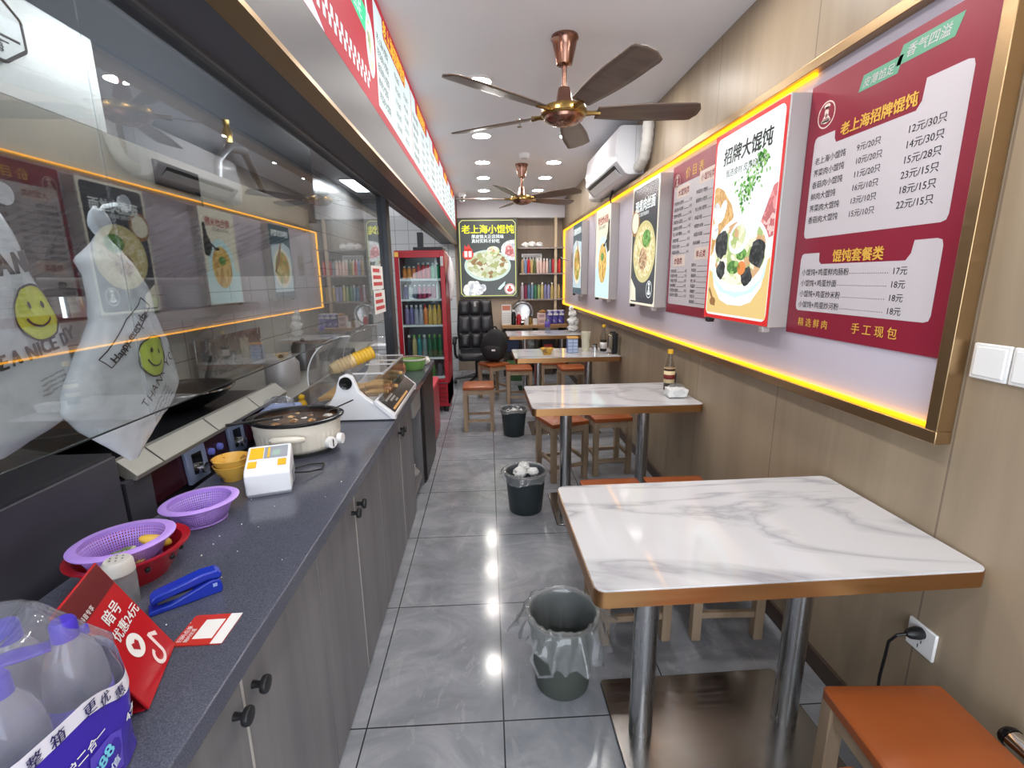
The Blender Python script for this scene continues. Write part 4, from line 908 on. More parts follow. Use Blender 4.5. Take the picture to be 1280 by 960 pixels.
g = G(); g.lathe([(0, 0), (.058, 0), (.074, .035), (.088, .07), (.103, .074), (.103, .070), (.09, .066), (.077, .033), (.06, .004), (0, .004)], n=56, sx=1.12); g.build('basin', RED, t)
for a_ in (-1.9, -1.3, -.7, -.2): G().sph((.083*1.12*math.cos(a_), .083*math.sin(a_), .045), (.006, .006, .007), 10, 8).build('drain_hole', BLACK, t)
colander(-.828, 1.005, ZT+.038,   .056, .074, .056, 'lilac plastic colander with food inside, resting in the red basin', 1.12, .65)
g = G(); rr = random.Random(5)
t = thing('food_slice', 'yellow fried egg slice lying in the lilac colander', 'food', (-.785, 1.04, ZT+.07), .7)
G().sph((0, 0, 0), (.034, .022, .012), 18, 10, Matrix.Rotation(.5, 3, 'Y')).build('slice', mat('egg_yellow', (206, 168, 64), .35), t)
for i in range(7):
    p = (-.84+.018*(i % 4)-.005*(i//4), .975+.02*(i//4)+.008*(i % 3), ZT+.055+.006*(i % 2))
    tag(crumple(p, .016, 60+i, mottle('greens', [(90, 124, 60), (140, 150, 96), (60, 90, 46), (196, 190, 150)], 90, .5) if i % 3 else mat('pickle_yellow', (190, 160, 90), .5), 'vegetable_scrap', None, .6), 'small %s vegetable piece among the scraps in the lilac colander' % ('green' if i % 3 else 'yellowish'), 'food', 'vegetable scraps in the colander')
YB = mottle('amber_bowl', [(222, 172, 76), (222, 172, 76), (206, 150, 60), (130, 92, 46), (222, 172, 76), (222, 176, 84)], 40, .3)
for i, z in enumerate((0, .022)):
    t = thing('melamine_bowl', 'amber patterned bowl, %s of the stack of two behind the label printer' % ('lower', 'upper')[i], 'bowl', (-.878, 1.555, ZT+z), 0, 'stacked amber bowls')
    G().lathe([(0, 0), (.030, 0), (.032, .008), (.048, .03), (.056, .055), (.058, .056), (.054, .057), (.046, .032), (.028, .012), (0, .010)], n=32).build('bowl', YB, t)
# ---------------------------------------------------------------- label printer
t = thing('label_printer', 'white label printer with yellow and grey keys on the counter', 'printer', (-.722, 1.49, ZT), .32); t.scale = (1.12, 1.12, 1.12)
g = G(); g.prism([(-.075, .006), (.075, .006), (.075, .086), (.062, .105), (-.060, .078), (-.075, .066)], 'x', -.058, .058); g.build('housing', mat('printer_white', (228, 230, 236), .3), t, bev=.005, seg=3)
G().box((-.056, -.073, 0), (.056, .073, .007)).build('base', mat('printer_grey', (130, 132, 140), .5), t, bev=.002)
sl = math.atan2(.027, .122)
def onslope(x0, u0, x1, u1, nm, mt_, lift=.0012):
    def P(x, u): return (x, -.060+u*math.cos(sl), .078+u*math.sin(sl)+lift)
    G().poly([P(x0, u0), P(x1, u0), P(x1, u1), P(x0, u1)]).build(nm, mt_, t, smooth=None)
KEYG = mat('key_grey', (150, 154, 164), .4); YK = mat('key_yellow', (232, 184, 36), .4)
onslope(-.050, .004, -.028, .038, 'yellow_key', YK); onslope(.026, .004, .048, .038, 'yellow_key', YK); onslope(-.026, .006, .024, .036, 'paper_window', PAPER)
onslope(-.050, .050, -.014, .112, 'yellow_key', YK); onslope(-.012, .048, .050, .112, 'grey_key_pad', KEYG, .0010)
onslope(-.003, .052, .003, .108, 'yellow_key', YK, .0016); onslope(.010, .060, .030, .090, 'display', mat('lcd_green', (166, 190, 180), .2), .0016)
G().box((.0585, -.02, .008), (.061, .05, .045)).build('side_slot', mat('printer_grey', (130, 132, 140), .5), t, bev=.001)
t = thing('adapter_cord', 'black cord curling on the counter beside the label printer', 'cord', (0, 0, 0)); o = G().tube([(-.665, 1.535, .84), (-.63, 1.56, .83), (-.60, 1.60, .822), (-.61, 1.66, .820), (-.66, 1.66, .82), (-.70, 1.62, .82)], .003, 6).build('wire', BLACK, t)
# ---------------------------------------------------------------- electric pot
t = thing('electric_pot', 'cream ribbed electric pot full of dark broth on the counter', 'pot', (-.762, 1.835, ZT), .12)
PW = mat('pot_cream', (218, 212, 200), .3); KX = 1.0
g = G(); n_ = 96; KY = .86
def potw(u, v):
    a_ = 2*PI*u; rib = .0022*(1 if v < .62 else 0)*math.cos(44*a_); r = .148+.016*v + rib - .02*max(0, .12-v)/.12
    return (r*KX*math.cos(a_), r*KY*math.sin(a_), .012+.118*v)
g.grid(potw, 176, 14, closed=True); g.build('body', PW, t, smooth=60)
G().lathe([(0, .0), (.13, 0), (.14, .014), (0, .014)], n=48, sy=KY).build('foot', mat('pot_foot', (60, 60, 62), .5), t)
G().lathe([(.160, .125), (.176, .134), (.178, .139), (.172, .142), (.152, .140), (.147, .08), (.0, .075)], n=64, sy=KY).build('black_inner_pot', mat('nonstick', (30, 29, 32), .18), t)
G().lathe([(.0, .128), (.1475, .128)], n=48, sy=KY).build('broth', mottle('broth', [(54, 38, 28), (40, 28, 22), (72, 50, 34), (90, 66, 44)], 24, .1), t)
for s_ in (-1,):
    g = G(); g.tube([(-.055, -.146, .085), (-.04, -.163, .09), (.0, -.168, .092), (.04, -.163, .09), (.055, -.146, .085)], [.010, .014, .015, .014, .010], 12); g.build('handle', PW, t)
    g = G(); g.tube([(-.05, .14, .085), (0, .165, .09), (.05, .14, .085)], .012, 10); g.build('handle', PW, t)
g = G(); g.lathe([(0, 0), (.023, 0), (.021, .018), (0, .02)], n=24, mtx=Matrix.Rotation(PI/2, 3, 'X') , c=(0, 0, 0)); kb = g.build('dial', WHITE, t); kb.location = (.132, -.082, .048); kb.rotation_euler = (0, 0, .9)
G().box((-.002, -.0215, -.014), (.002, -.020, .014)).build('dial_mark', BLACK, kb)
g = G(); g.lathe([(0, 0), (.022, 0), (.02, .018), (0, .02)], n=24, mtx=Matrix.Rotation(PI/2, 3, 'X')); kb = g.build('dial', WHITE, t); kb.location = (.158, -.045, .05); kb.rotation_euler = (0, 0, 1.35)
for i in range(9):
    a_, q = i*2.4, .03+.011*i; tag(crumple((-.762+q*math.cos(a_), 1.835+q*.8*math.sin(a_), .938), .013+.003*(i % 3), 90+i, mottle('stew_bits', [(130, 84, 46), (164, 118, 70), (96, 58, 34), (190, 160, 120)], 40, .25) if i % 4 else mat('foil_white', (206, 204, 200), .3, .4), 'stew_piece', None, .6), 'brown stewed piece floating in the cream electric pot' if i % 4 else 'pale shiny stewed piece floating in the cream electric pot', 'food', 'stewed pieces in the pot')
o = G().tube([(-.80, 1.80, .96), (-.93, 1.70, .965), (-.95, 1.68, .967)], [.005, .006, .005], 8).build('ladle_handle', BLACK, None); tag(o, 'black ladle handle resting over the left rim of the electric pot', 'ladle')
o = G().tube([(-.66, 1.87, .955), (-.58, 1.98, .975)], .0028, 6).build('skewer', BLACK, None); tag(o, 'thin dark skewer sticking out of the right of the electric pot', 'skewer')
# ---------------------------------------------------------------- snack warmer
t = thing('snack_warmer', 'white snack warmer with clear round lid and black slanted panel on the counter', 'food warmer', (0, 0, 0))
WW = mat('warmer_white', (230, 231, 236), .22)
prof = [(-.86, ZT+.004), (-.85, .835), (-.80, .862), (-.755, .905), (-.725, .955), (-.712, 1.0), (-.700, 1.03), (-.672, 1.042), (-.644, 1.03), (-.632, 1.0), (-.618, .958), (-.585, .925), (-.515, .875), (-.455, .832), (-.450, ZT+.004)]
for y in (2.20, 2.82):
    G().prism([(max(-.86, x), z) for x, z in prof], 'y', y, y+.035).build('side_panel', WW, t, bev=.005, seg=3)
G().box((-.86, 2.236, ZT+.002), (-.53, 2.819, .84)).build('base_tray', WW, t, bev=.004)
for y, d_ in ((2.199, -1), (2.856, 1)): G().lathe([(0, 0), (.030, 0), (.030, .006), (.022, .004), (0, .004)], n=28, c=(-.672, y, 1.0), mtx=Matrix.Rotation(PI/2 if d_ < 0 else -PI/2, 3, 'X')).build('pivot_cap', BLACKG, t)
g = G(); g.prism([(-.552, .905), (-.540, .920), (-.452, .846), (-.452, .826), (-.47, .824)], 'y', 2.185, 2.87); g.build('front_housing', WW, t, bev=.004)
def pan(a0, a1, y0, y1, lift):
    A = Vector((-.540, .920)); B = Vector((-.452, .846)); n_ = Vector((.074, .088)).normalized(); P = lambda s_, y: (A.x+(B.x-A.x)*s_+n_.x*lift, y, A.y+(B.y-A.y)*s_+n_.y*lift)
    return [P(a0, y0), P(a1, y0), P(a1, y1), P(a0, y1)]
G().poly(pan(.08, .94, 2.21, 2.84, .0015)).build('control_panel', BLACKG, t, smooth=None)
G().poly(pan(.78, .88, 2.24, 2.62, .0022)).build('panel_stripe', mat('panel_amber', (206, 150, 60), .4), t, smooth=None)
for i in range(3): G().poly(pan(.3+.16*i, .4+.16*i, 2.26+.05*i, 2.42, .0022)).build('panel_print', mat('panel_grey', (120, 116, 110), .4), t, smooth=None)
# clear lid: quarter drum turning about the pivot
g = G(); R_ = .205; CX, CZ = -.655, 1.01
def lid(u, v):
    a_ = math.radians(88+100*u); return (CX+R_*math.cos(a_), 2.245+.56*v, CZ+R_*math.sin(a_))
g.grid(lid, 24, 1); g.build('lid_shell', ACRYL, t, solid=.004, smooth=180)
for y in (2.243, 2.808):
    g = G(); pts = [(CX, CZ)]+[(CX+R_*math.cos(math.radians(88+100*k/20)), CZ+R_*math.sin(math.radians(88+100*k/20))) for k in range(21)]; g.prism(pts, 'y', y-.002, y+.002); g.build('lid_side', ACRYL, t, smooth=None)
    g = G(); g.tube([(CX+R_*math.cos(math.radians(88+100*k/20)), y, CZ+R_*math.sin(math.radians(88+100*k/20))) for k in range(21)], .0035, 6); g.build('lid_edge', mat('acrylic_edge', (200, 200, 202), .15), t)
for a_, b_ in (((-.860, 2.243, .86), (-.857, 2.808, 1.0)), ((-.86, 2.243, .86), (-.66, 2.246, 1.0)), ((-.648, 2.246, .90), (-.512, 2.249, 1.035)), ((-.512, 2.246, .895), (-.509, 2.80, 1.03)), ((-.648, 2.797, .90), (-.512, 2.80, 1.035)), ((-.648, 2.5, .90), (-.512, 2.503, 1.035))): G().box(a_, b_).build('clear_panel', ACRYL, t)
for a_, b_ in (((-.65, 2.244, 1.032), (-.508, 2.252, 1.039)), ((-.514, 2.246, 1.028), (-.506, 2.80, 1.036)), ((-.65, 2.794, 1.032), (-.508, 2.802, 1.039)), ((-.65, 2.496, 1.032), (-.51, 2.506, 1.039)), ((-.65, 2.62, 1.032), (-.51, 2.63, 1.039))): G().box(a_, b_).build('bin_rail', mat('acrylic_edge', (200, 200, 202), .15), t)
CRUST = wood('fried_dough', (220, 182, 116), (192, 148, 84), (12, 40, 12), .5)
for i in range(13):
    y = 2.33+.030*(i//2) if i < 8 else 2.52+.05*(i-8); x = -.62+.05*(i % 2) if i < 8 else -.60+.02*(i % 3); z = .91+.014*(i % 4)
    o = G().tube([(x-.05, y-.02, z), (x-.02, y, z+.006), (x+.03, y+.012, z+.002), (x+.06, y+.02, z-.002)], [.008, .013, .013, .008], 8).build('fried_stick', CRUST, None)
    tag(o, 'golden fried dough stick in the clear bin of the snack warmer', 'food', 'fried sticks in the snack warmer')
for i in range(5):
    y = 2.30+.07*i; o = G().tube([(-.84, y, .90), (-.80, y+.01, .91), (-.74, y+.02, .905), (-.70, y+.02, .90)], [.010, .016, .016, .01], 8).build('fried_stick', CRUST, None); tag(o, 'golden fried dough stick under the round lid of the snack warmer', 'food', 'fried sticks under the warmer lid')
PL = mat('paper_cup_yellow', (226, 182, 60), .5); PL2 = mat('paper_cup_cream', (226, 200, 150), .5)
for i in range(12):
    q = i/11; c_ = Vector((-.80+.15*q, 2.40+.12*q, 1.03+.055*q)); ax_ = Vector((.15, .12, .055)).normalized()
    M3 = ax_.to_track_quat('Z', 'Y').to_matrix()
    t2 = thing('snack_cup', 'nested paper cup in the stack under the warmer lid, %s from the left' % ORD[i], 'cup', (0, 0, 0), 0, 'nested cups under the warmer lid')
    G().lathe([(0, 0), (.024, 0), (.034, .032), (.037, .033), (.033, .033), (.023, .003), (0, .003)], n=24, c=c_, mtx=M3).build('cup', PL2 if i < 6 else PL, t2)
# beyond the warmer
o = G().sph((-.62, 3.18, .88), (.055, .045, .065), 18, 12).build('bread_bag', mottle('bread_print', [(170, 92, 52), (206, 150, 90), (140, 66, 40), (214, 190, 150)], 22, .35), None); tag(o, 'brown wrapped bread pack on the counter beyond the snack warmer', 'bread')
t = thing('enamel_basin', 'green basin with dark red inside on the far end of the counter', 'basin', (-.575, 3.53, ZT))
G().lathe([(0, 0), (.075, 0), (.085, .01), (.103, .075), (.098, .075), (.08, .012), (0, .01)], n=36).build('outer_bowl', GREENP, t)
G().lathe([(0, .045), (.09, .045), (.099, .078), (.107, .079), (.107, .074), (.101, .072)], n=36).build('red_inner', mat('inner_red', (150, 44, 52), .35), t)
G().lathe([(.1025, .072), (.110, .076), (.110, .084), (.100, .084)], n=36).build('rim', mat('rim_white', (220, 214, 210), .4), t)
t = thing('takeout_stack', 'clear bag of white takeaway boxes on the counter before the red fridge', 'boxes', (-.80, 3.60, ZT))
for i in range(5): G().prism(rrect(-.085, -.065, .085, .065, .02, 4), 'z', .005+i*.036, .036+i*.036).build('takeaway_box', mat('foam_white', (232, 234, 236), .5), t, bev=.006)
g = G(); g.sph((0, 0, .11), (.125, .10, .135), 24, 16)
for v in g.bm.verts: v.co += (v.co-Vector((0, 0, .11))).normalized()*.012*noise.noise(v.co*22); v.co.z = max(v.co.z, .001)
g.build('bag', CLEAR, t)
tag(crumple((-.525, 3.72, .848), .055, 14, mat('cloth_white', (222, 220, 212), .8), 'dish_cloth', None, .55), 'white crumpled cloth at the far end of the counter', 'cloth')
t = thing('blue_tray', 'pale blue plastic tray with a film bag behind the electric pot', 'tray', (-.93, 2.08, ZT), .1)
g = G(); g.box((-.07, -.09, 0), (.07, .09, .11)); g.build('tray', mat('tray_blue', (134, 150, 190), .4), t, bev=.012); crumple((.0, .0, .12), .06, 33, CLEAR, 'film_bag', t, .6)
t = thing('yellow_toy_bottle', 'small yellow squeeze bottle standing on the stove edge behind the snack warmer', 'bottle', (-.945, 2.36, ZT))
G().lathe([(0, 0), (.022, 0), (.024, .05), (.014, .07), (0, .07)], n=18).build('body', YEL, t); G().sph((0, 0, .085), .016, 14, 10).build('cap', YEL, t)
# ---------------------------------------------------------------- stapler, card, shaker, red stand
t = thing('stapler', 'blue plastic stapler lying on the counter', 'stapler', (-.648, .915, ZT), math.radians(37))
BLU = mat('stapler_blue', (30, 52, 168), .25)
G().prism([(-.066, 0), (.062, 0), (.064, .012), (.060, .030), (.045, .034), (-.03, .012), (-.066, .010)], 'y', -.017, .017).build('base', BLU, t, bev=.003)
G().prism([(-.060, .022), (.040, .036), (.062, .032), (.066, .040), (.058, .052), (.03, .054), (-.052, .040), (-.062, .032)], 'y', -.016, .016).build('top_arm', BLU, t, bev=.004)
G().box((-.05, -.008, .016), (.02, .008, .024)).build('magazine', STEELD, t)
Art(-.0176).rect(.046, .018, .054, .026).done('maker_mark', mat('mark_pale', (150, 170, 220), .4), t)
t = thing('payment_card', 'flat red and white card lying at the edge of the counter', 'card', (-.553, .82, ZT), PI/2+.02)
G().prism(rrect(-.041, -.045, .041, .045, .006, 3), 'z', .0005, .003).build('card', mat('card_red', (188, 50, 40), .35), t)
G().prism([(-.041, -.0455), (.041, -.0455), (.041, -.024), (-.041, -.024)], 'z', .003, .0033).build('white_strip', WHITE, t)
G().prism([(-.026, -.020), (.026, -.020), (.026, .016), (-.026, .016)], 'z', .003, .0033).build('blank_panel', PAPER, t)
g = G(); fl = lambda p: Vector((p.x, p.z, .0034)); text(g.bm, '扫码点单', -.034, .032, .011, bold=.015, fn=fl, nv=(0, 0, 1)); text(g.bm, '随时优惠', -.034, .021, .009, bold=.01, fn=fl, nv=(0, 0, 1)); g.build('card_lettering', WHITE, t, smooth=None)
t = thing('shaker', 'white seasoning shaker with holes in its lid, behind the red card stand', 'shaker', (-.775, .915, ZT))
G().lathe([(0, 0), (.026, 0), (.028, .06), (.027, .075), (0, .075)], n=24).build('jar', sheer('shaker_clear', (220, 220, 220), .15, .35), t)
G().lathe([(0, .103), (.022, .101), (.027, .094), (.028, .072), (0, .072)], n=24).build('lid', mat('shaker_lid', (196, 192, 186), .35), t)
for i in range(7):
    a_ = i*1.05; q = .012 if i else 0; G().lathe([(0, .1032), (.002, .1030)], n=8, c=(q*math.cos(a_), q*math.sin(a_), .0005)).build('hole', BLACK, t, smooth=None)
A_ = Vector((-.592, .781, ZT+.001)); B_ = Vector((-.546, .642, ZT+.001))
t = thing('card_stand', 'red acrylic card stand with white lettering leaning on the counter', 'sign', tuple(B_), math.atan2(A_.y-B_.y, A_.x-B_.x))   # local x along the foot, towards the far end
Wd = (A_-B_).length; Hs = .212; TL = math.radians(25)
RSM = mat('stand_red', (176, 26, 36), .12); ca, sa = math.cos(TL), math.sin(TL)
up = lambda x, h, o_: Vector((x, h*sa - o_*ca, h*ca + o_*sa))
def slabp(x0, h0, x1, h1, o0, o1):
    g = G(); v = [g.bm.verts.new(up(x, h, o_)) for o_ in (o0, o1) for x, h in ((x0, h0), (x1, h0), (x1, h1), (x0, h1))]
    for f_ in ((3, 2, 1, 0), (4, 5, 6, 7), (0, 1, 5, 4), (1, 2, 6, 5), (2, 3, 7, 6), (3, 0, 4, 7)): g.bm.faces.new([v[i] for i in f_])
    return g
slabp(0, .002, Wd, Hs, 0, .004).build('face_plate', RSM, t, bev=.0015)
slabp(.003, .165, Wd-.003, Hs-.003, .0041, .0045).build('dark_header', mat('stand_maroon', (96, 28, 34), .15), t)
G().prism([(0.004, .001), (.06, .001), (.06, .003), (0.004, .003)], 'x', .002, Wd-.002).build('foot', RSM, t)
g = G(); fn = lambda p: up(p.x, p.z, .0049)
text(g.bm, '暗号', .062, .130, .026, bold=.02, fn=fn, nv=(0, -.9, .42)); text(g.bm, '优惠24元', .052, .102, .0225, bold=.02, fn=fn, nv=(0, -.9, .42)); text(g.bm, '抖音专享', .030, .168, .010, fn=fn)
g.build('lettering', WHITE, t, smooth=None)
g = G(); 
for cx, cz, r0, r1, a0, a1 in ((.098, .026, .010, .017, 100, 360),):
    for k in range(20):
        p_, q_ = math.radians(a0+(a1-a0)*k/20), math.radians(a0+(a1-a0)*(k+1)/20)
        g.poly([up(cx+r*math.cos(s_), cz+r*math.sin(s_), .0047) for r, s_ in ((r0, p_), (r1, p_), (r1, q_), (r0, q_))])
g.poly([up(x, z, .0047) for x, z in ((.108, .026), (.115, .026), (.115, .064), (.108, .064))]); g.poly([up(x, z, .0047) for x, z in ((.115, .064), (.115, .056), (.128, .046), (.131, .054))])
g.build('note_mark', mat('note_pink', (236, 214, 214), .3), t, smooth=None)
g = G(); g.poly([up(.075+.021*math.cos(2*PI*k/30), .074+.021*math.sin(2*PI*k/30), .0046) for k in range(30)]); g.build('round_badge', WHITE, t, smooth=None)
g = G(); g.poly([up(.075+.011*x, .073+.011*z, .0050) for x, z in ((0, -1), (.9, .1), (.6, .8), (.1, .6), (0, .4), (-.1, .6), (-.6, .8), (-.9, .1))]); g.build('badge_heart', RED, t, smooth=None)
# ---------------------------------------------------------------- purple bottle pack
PX0, PX1, PY0, PY1 = -.735, -.520, .34, .60
t = thing('bottle_pack', 'purple shrink-wrapped pack of clear bottles at the near end of the counter', 'bottle pack', ((PX0+PX1)/2, (PY0+PY1)/2, ZT))
PUR = mat('pack_purple', (62, 44, 168), .25); CLB = sheer('clear_bottle', (206, 208, 222), .05, .34, 1.7); CAPP = mat('cap_purple', (70, 52, 178), .3)
hx, hy = (PX1-PX0)/2, (PY1-PY0)/2
for bx in (-.66, 0, .66):
    for by in (-.68, 0, .68):
        c_ = (bx*hx, by*hy, 0)
        q = G().lathe([(0, .003), (.032, .003), (.0345, .009), (.0345, .12), (.034, .150), (.031, .172), (.024, .192), (.016, .205), (.013, .210), (0, .210)], c_, 28).build('bottle', CLB, t)
        G().lathe([(0, .234), (.0115, .234), (.014, .230), (.0145, .208), (.012, .206), (0, .206)], c_, 18).build('bottle_cap', CAPP, q)
        G().lathe([(.0350, .03), (.0350, .125)], c_, 28).build('bottle_label', mat('label_pack', (96, 80, 190), .35), q, solid=.0005)
for k, (p0, p1) in enumerate((((-hx*.95, -hy*.9), (hx*.75, hy*.85)), ((-hx*.9, hy*.8), (hx*.1, hy*.1)))):
    def strap(u, v, p0=p0, p1=p1):
        d_ = Vector((p1[0]-p0[0], p1[1]-p0[1], 0)); n_ = Vector((-d_.y, d_.x, 0)).normalized(); q = Vector((*p0, 0))+d_*u + n_*(v-.5)*(.026+.012*math.cos(u*9))
        return Vector((q.x, q.y, .206+.012*math.sin(u*PI)+.010*noise.noise(Vector((u*5, v, k)))+.006*(abs(v-.5)*2)**2*-1))
    G().grid(strap, 30, 6).build('carry_strap', CAPP, t, solid=.001, smooth=180)
def wrapf(u, z, bulge=.006):
    """superellipse ring around the pack with folds"""
    a_ = 2*PI*u; c_, s_ = math.cos(a_), math.sin(a_); k = .42 if z < .17 else .42+.5*(z-.17)
    sx_ = hx+.006 - max(0, z-.18)*.55; sy_ = hy+.006 - max(0, z-.18)*.5
    x = math.copysign(abs(c_)**k, c_)*sx_; y = math.copysign(abs(s_)**k, s_)*sy_
    w_ = bulge*(noise.noise(Vector((x*14, y*14, z*10)))+.6*noise.noise(Vector((x*40, y*40, z*16+3))))
    dn = .006*math.cos(a_*4)*0
    n_ = Vector((x, y, 0)).normalized(); return Vector((x, y, z)) + n_*(w_+dn+.004)
FILM = sheer('pack_film', (240, 240, 250), .10, .17, 1.6)
g = G(); g.grid(lambda u, v: wrapf(u, .004+.241*v, .009), 110, 26, closed=True); g.build('film_sides', FILM, t, smooth=180)
g = G(); g.grid(lambda u, v: wrapf(u, .245, .009) if v < .01 else (lambda p: Vector((p.x*(1-v), p.y*(1-v), .249+.012*math.sin(v*9)+.010*noise.noise(Vector((p.x*(1-v)*20, p.y*(1-v)*20, 1))))))(wrapf(u, .245, .009)), 110, 10, closed=True); g.build('film_top', FILM, t, smooth=180)
def edge(u):            # height of the print's upper edge, wavy
    return .128+.022*math.sin(2*PI*u*4+2.6)
g = G(); g.grid(lambda u, v: (lambda z: wrapf(u, z)+Vector((math.cos(2*PI*u), math.sin(2*PI*u), 0))*.0018)(.004+(edge(u)-.004)*v), 140, 14, closed=True); g.build('printed_film', PUR, t, smooth=180)
g = G(); g.grid(lambda u, v: wrapf(u, edge(u)-.004+.022*v)+Vector((math.cos(2*PI*u), math.sin(2*PI*u), 0))*.0026, 140, 2, closed=True); g.build('white_ribbon', mat('ribbon_white', (224, 222, 236), .3), t, smooth=180)
# prints on the +x side of the film
def onfilm(p):          # p.x = along the side (0 at near end .. 1 at far end, in metres), p.z = height
    y = p.x - hy; k = .42; s_ = math.copysign(min(.999, abs(y/(hy+.006)))**(1/k), y); a_ = math.asin(s_); u = (a_/(2*PI)) % 1
    return wrapf(u, p.z) + Vector((.0042, 0, 0))
def u_at(x):
    y = x-hy; s_ = math.copysign(min(.999, abs(y/(hy+.006)))**(1/.42), y); return (math.asin(s_)/(2*PI)) % 1
g = G()
for i, ch in enumerate('整箱更优惠'):
    x = (.095, .122, .164, .188, .212)[i]; z = edge(u_at(x+.008))-.0015; text(g.bm, ch, x, z, .0185, bold=.015, rot=.0, fn=onfilm)
g.build('ribbon_lettering', mat('ribbon_ink', (40, 36, 90), .5), t, smooth=None)
g = G(); text(g.bm, '洗护二合一', .112, .088, .015, bold=.02, fn=onfilm, rot=.0); text(g.bm, '4大', .218, .066, .016, bold=.02, fn=onfilm, rot=.2); g.build('film_lettering', WHITE, t, smooth=None)
g = G(); g.poly([onfilm(Vector((x, 0, z)))-Vector((.0012, 0, 0)) for x, z in ((.150, .015), (.205, .015), (.208, .068), (.192, .078), (.158, .080))]); g.build('printed_pouch', mat('pouch_violet', (92, 74, 196), .3), t, smooth=None)
g = G(); text(g.bm, '888', .158, .044, .024, bold=.035, fn=onfilm, rot=.35); g.build('number_lettering', mat('print_cyan', (120, 206, 230), .3), t, smooth=None)
g = G(); text(g.bm, '超值', .168, .022, .016, bold=.02, fn=onfilm, rot=.35); g.build('pouch_lettering', mat('print_pale', (220, 232, 250), .3), t, smooth=None)
# crumbs on the worktop
g = G(); rr = random.Random(11)
for i in range(26):
    g.sph((rr.uniform(-.9, -.5), rr.uniform(.75, 1.5), ZT+.0025), rr.uniform(.0010, .0022), 6, 4)
o = g.build('crumbs', PAPER, None); o['kind'] = 'stuff'; tag(o, 'white crumbs scattered over the dark worktop around the stapler', 'crumbs')
# ---------------------------------------------------------------- chrome post at the lower right
t = thing('chrome_rail', 'chrome tube with a black end plug at the bottom right corner by the wall', 'rail', (1.160, .815, 0)); t.scale = (1, 1, .88)
G().tube([(0, 0, .50), (0, -.30, .50), (0, -.36, .46), (0, -.36, 0)], .024, 16).build('tube', CHROME, t)
G().lathe([(0, -.012), (.020, -.012), (.026, -.004), (.026, .004), (0, .004)], n=20, c=(0, .006, .50), mtx=Matrix.Rotation(PI/2, 3, 'X')).build('end_plug', BLACKG, t)
G().tube([(0, -.08, .48), (0, -.08, 0)], .016, 12).build('post', CHROME, t)

# ================================================================== red drinks fridge
FX0, FX1, FY, FD_ = -.972, -.452, 5.19, .56
FR = mat('fridge_red', (160, 26, 40), .3); FIN = mat('fridge_inside', (150, 154, 162), .4)
t = thing('drinks_fridge', 'tall red drinks fridge with a glass door at the end of the counter', 'fridge', (FX0, FY, 0))
FW = FX1-FX0
for nm, a_, b_ in (('side_wall', (0, .02, .10), (.02, FD_, 1.74)), ('side_wall', (FW-.02, .02, .10), (FW, FD_, 1.74)), ('top_panel', (0, .02, 1.74), (FW, FD_, 1.765)), ('back_wall', (.02, FD_-.02, .10), (FW-.02, FD_, 1.74)), ('base_box', (0, .02, .07), (FW, FD_, .33))):
    G().box(a_, b_).build(nm, FIN if 'back' in nm else FR, t)
G().box((.02, .03, .331), (FW-.02, FD_-.021, .345)).build('inner_floor', FIN, t)
for a_, b_ in (((.0, 0, .345), (.045, .02, 1.755)), ((FW-.045, 0, .345), (FW, .02, 1.755)), ((.045, 0, 1.69), (FW-.045, .02, 1.755)), ((.045, 0, .345), (FW-.045, .02, .385))): G().box(a_, b_).build('door_frame', FR, t, bev=.003)
G().box((.045, .008, .385), (FW-.045, .013, 1.69)).build('door_glass', CGLASS, t)
for z in (1.475, 1.262, .985, .625, .41): G().box((.03, .05, z-.014), (FW-.03, FD_-.03, z-.004)).build('shelf', mat('shelf_white', (226, 232, 234), .4), t); G().box((.03, .04, z-.022), (FW-.03, .05, z)).build('price_strip', mat('strip_white', (230, 236, 238), .4, emit=.25), t)
for x in (.035, FW-.043): G().box((x, .03, .36), (x+.008, .038, 1.72)).build('light_tube', mat('fridge_light', (226, 240, 244), .4, emit=1.2), t)
for z in (.12, .17, .22, .27): G().box((.04, .012, z), (FW-.04, .0205, z+.018)).build('grille_slat', mat('fridge_dark_red', (116, 20, 30), .4), t)
G().box((.33, .012, .085), (.40, .0195, .125)).build('rating_sticker', mat('sticker_amber', (206, 150, 70), .5), t)
for x in (.05, FW-.05):
    for y in (.06, FD_-.06): G().lathe([(0, 0), (.025, 0), (.025, .07), (0, .07)], (x, y, 0), 14).build('foot', BLACK, t)
G().box((.004, -.001, 1.70), (.045, .0, 1.748)).build('corner_sticker', mat('sticker_yellow', (226, 180, 80), .5), t)
G().box((FW-.042, -.02, 1.60), (FW-.012, 0, 1.70)).build('door_handle', mat('handle_grey', (176, 176, 178), .3), t, bev=.004)
o = G().box((-.78, 5.24, 1.766), (-.47, 5.6, 1.80)).build('black_tray', BLACK, None, bev=.005); tag(o, 'flat black tray lying on top of the red drinks fridge', 'tray')
t = thing('hanging_bag', 'white plastic bag hanging at the right side of the red drinks fridge', 'bag', (-.405, 5.35, 1.25)); g = G(); g.sph((0, 0, .22), (.04, .11, .24), 16, 12)
for v in g.bm.verts: v.co += Vector((1, 1, 1))*.012*noise.noise(v.co*16)
g.build('bag', mat('bag_white', (222, 222, 224), .4), t, smooth=180); G().tube([(-.043, -.02, .50), (-.02, 0, .47), (0, 0, .43)], .006).build('handle', mat('bag_white', (222, 222, 224), .4), t)
CAPR = mat('cap_red', (190, 40, 44), .4)
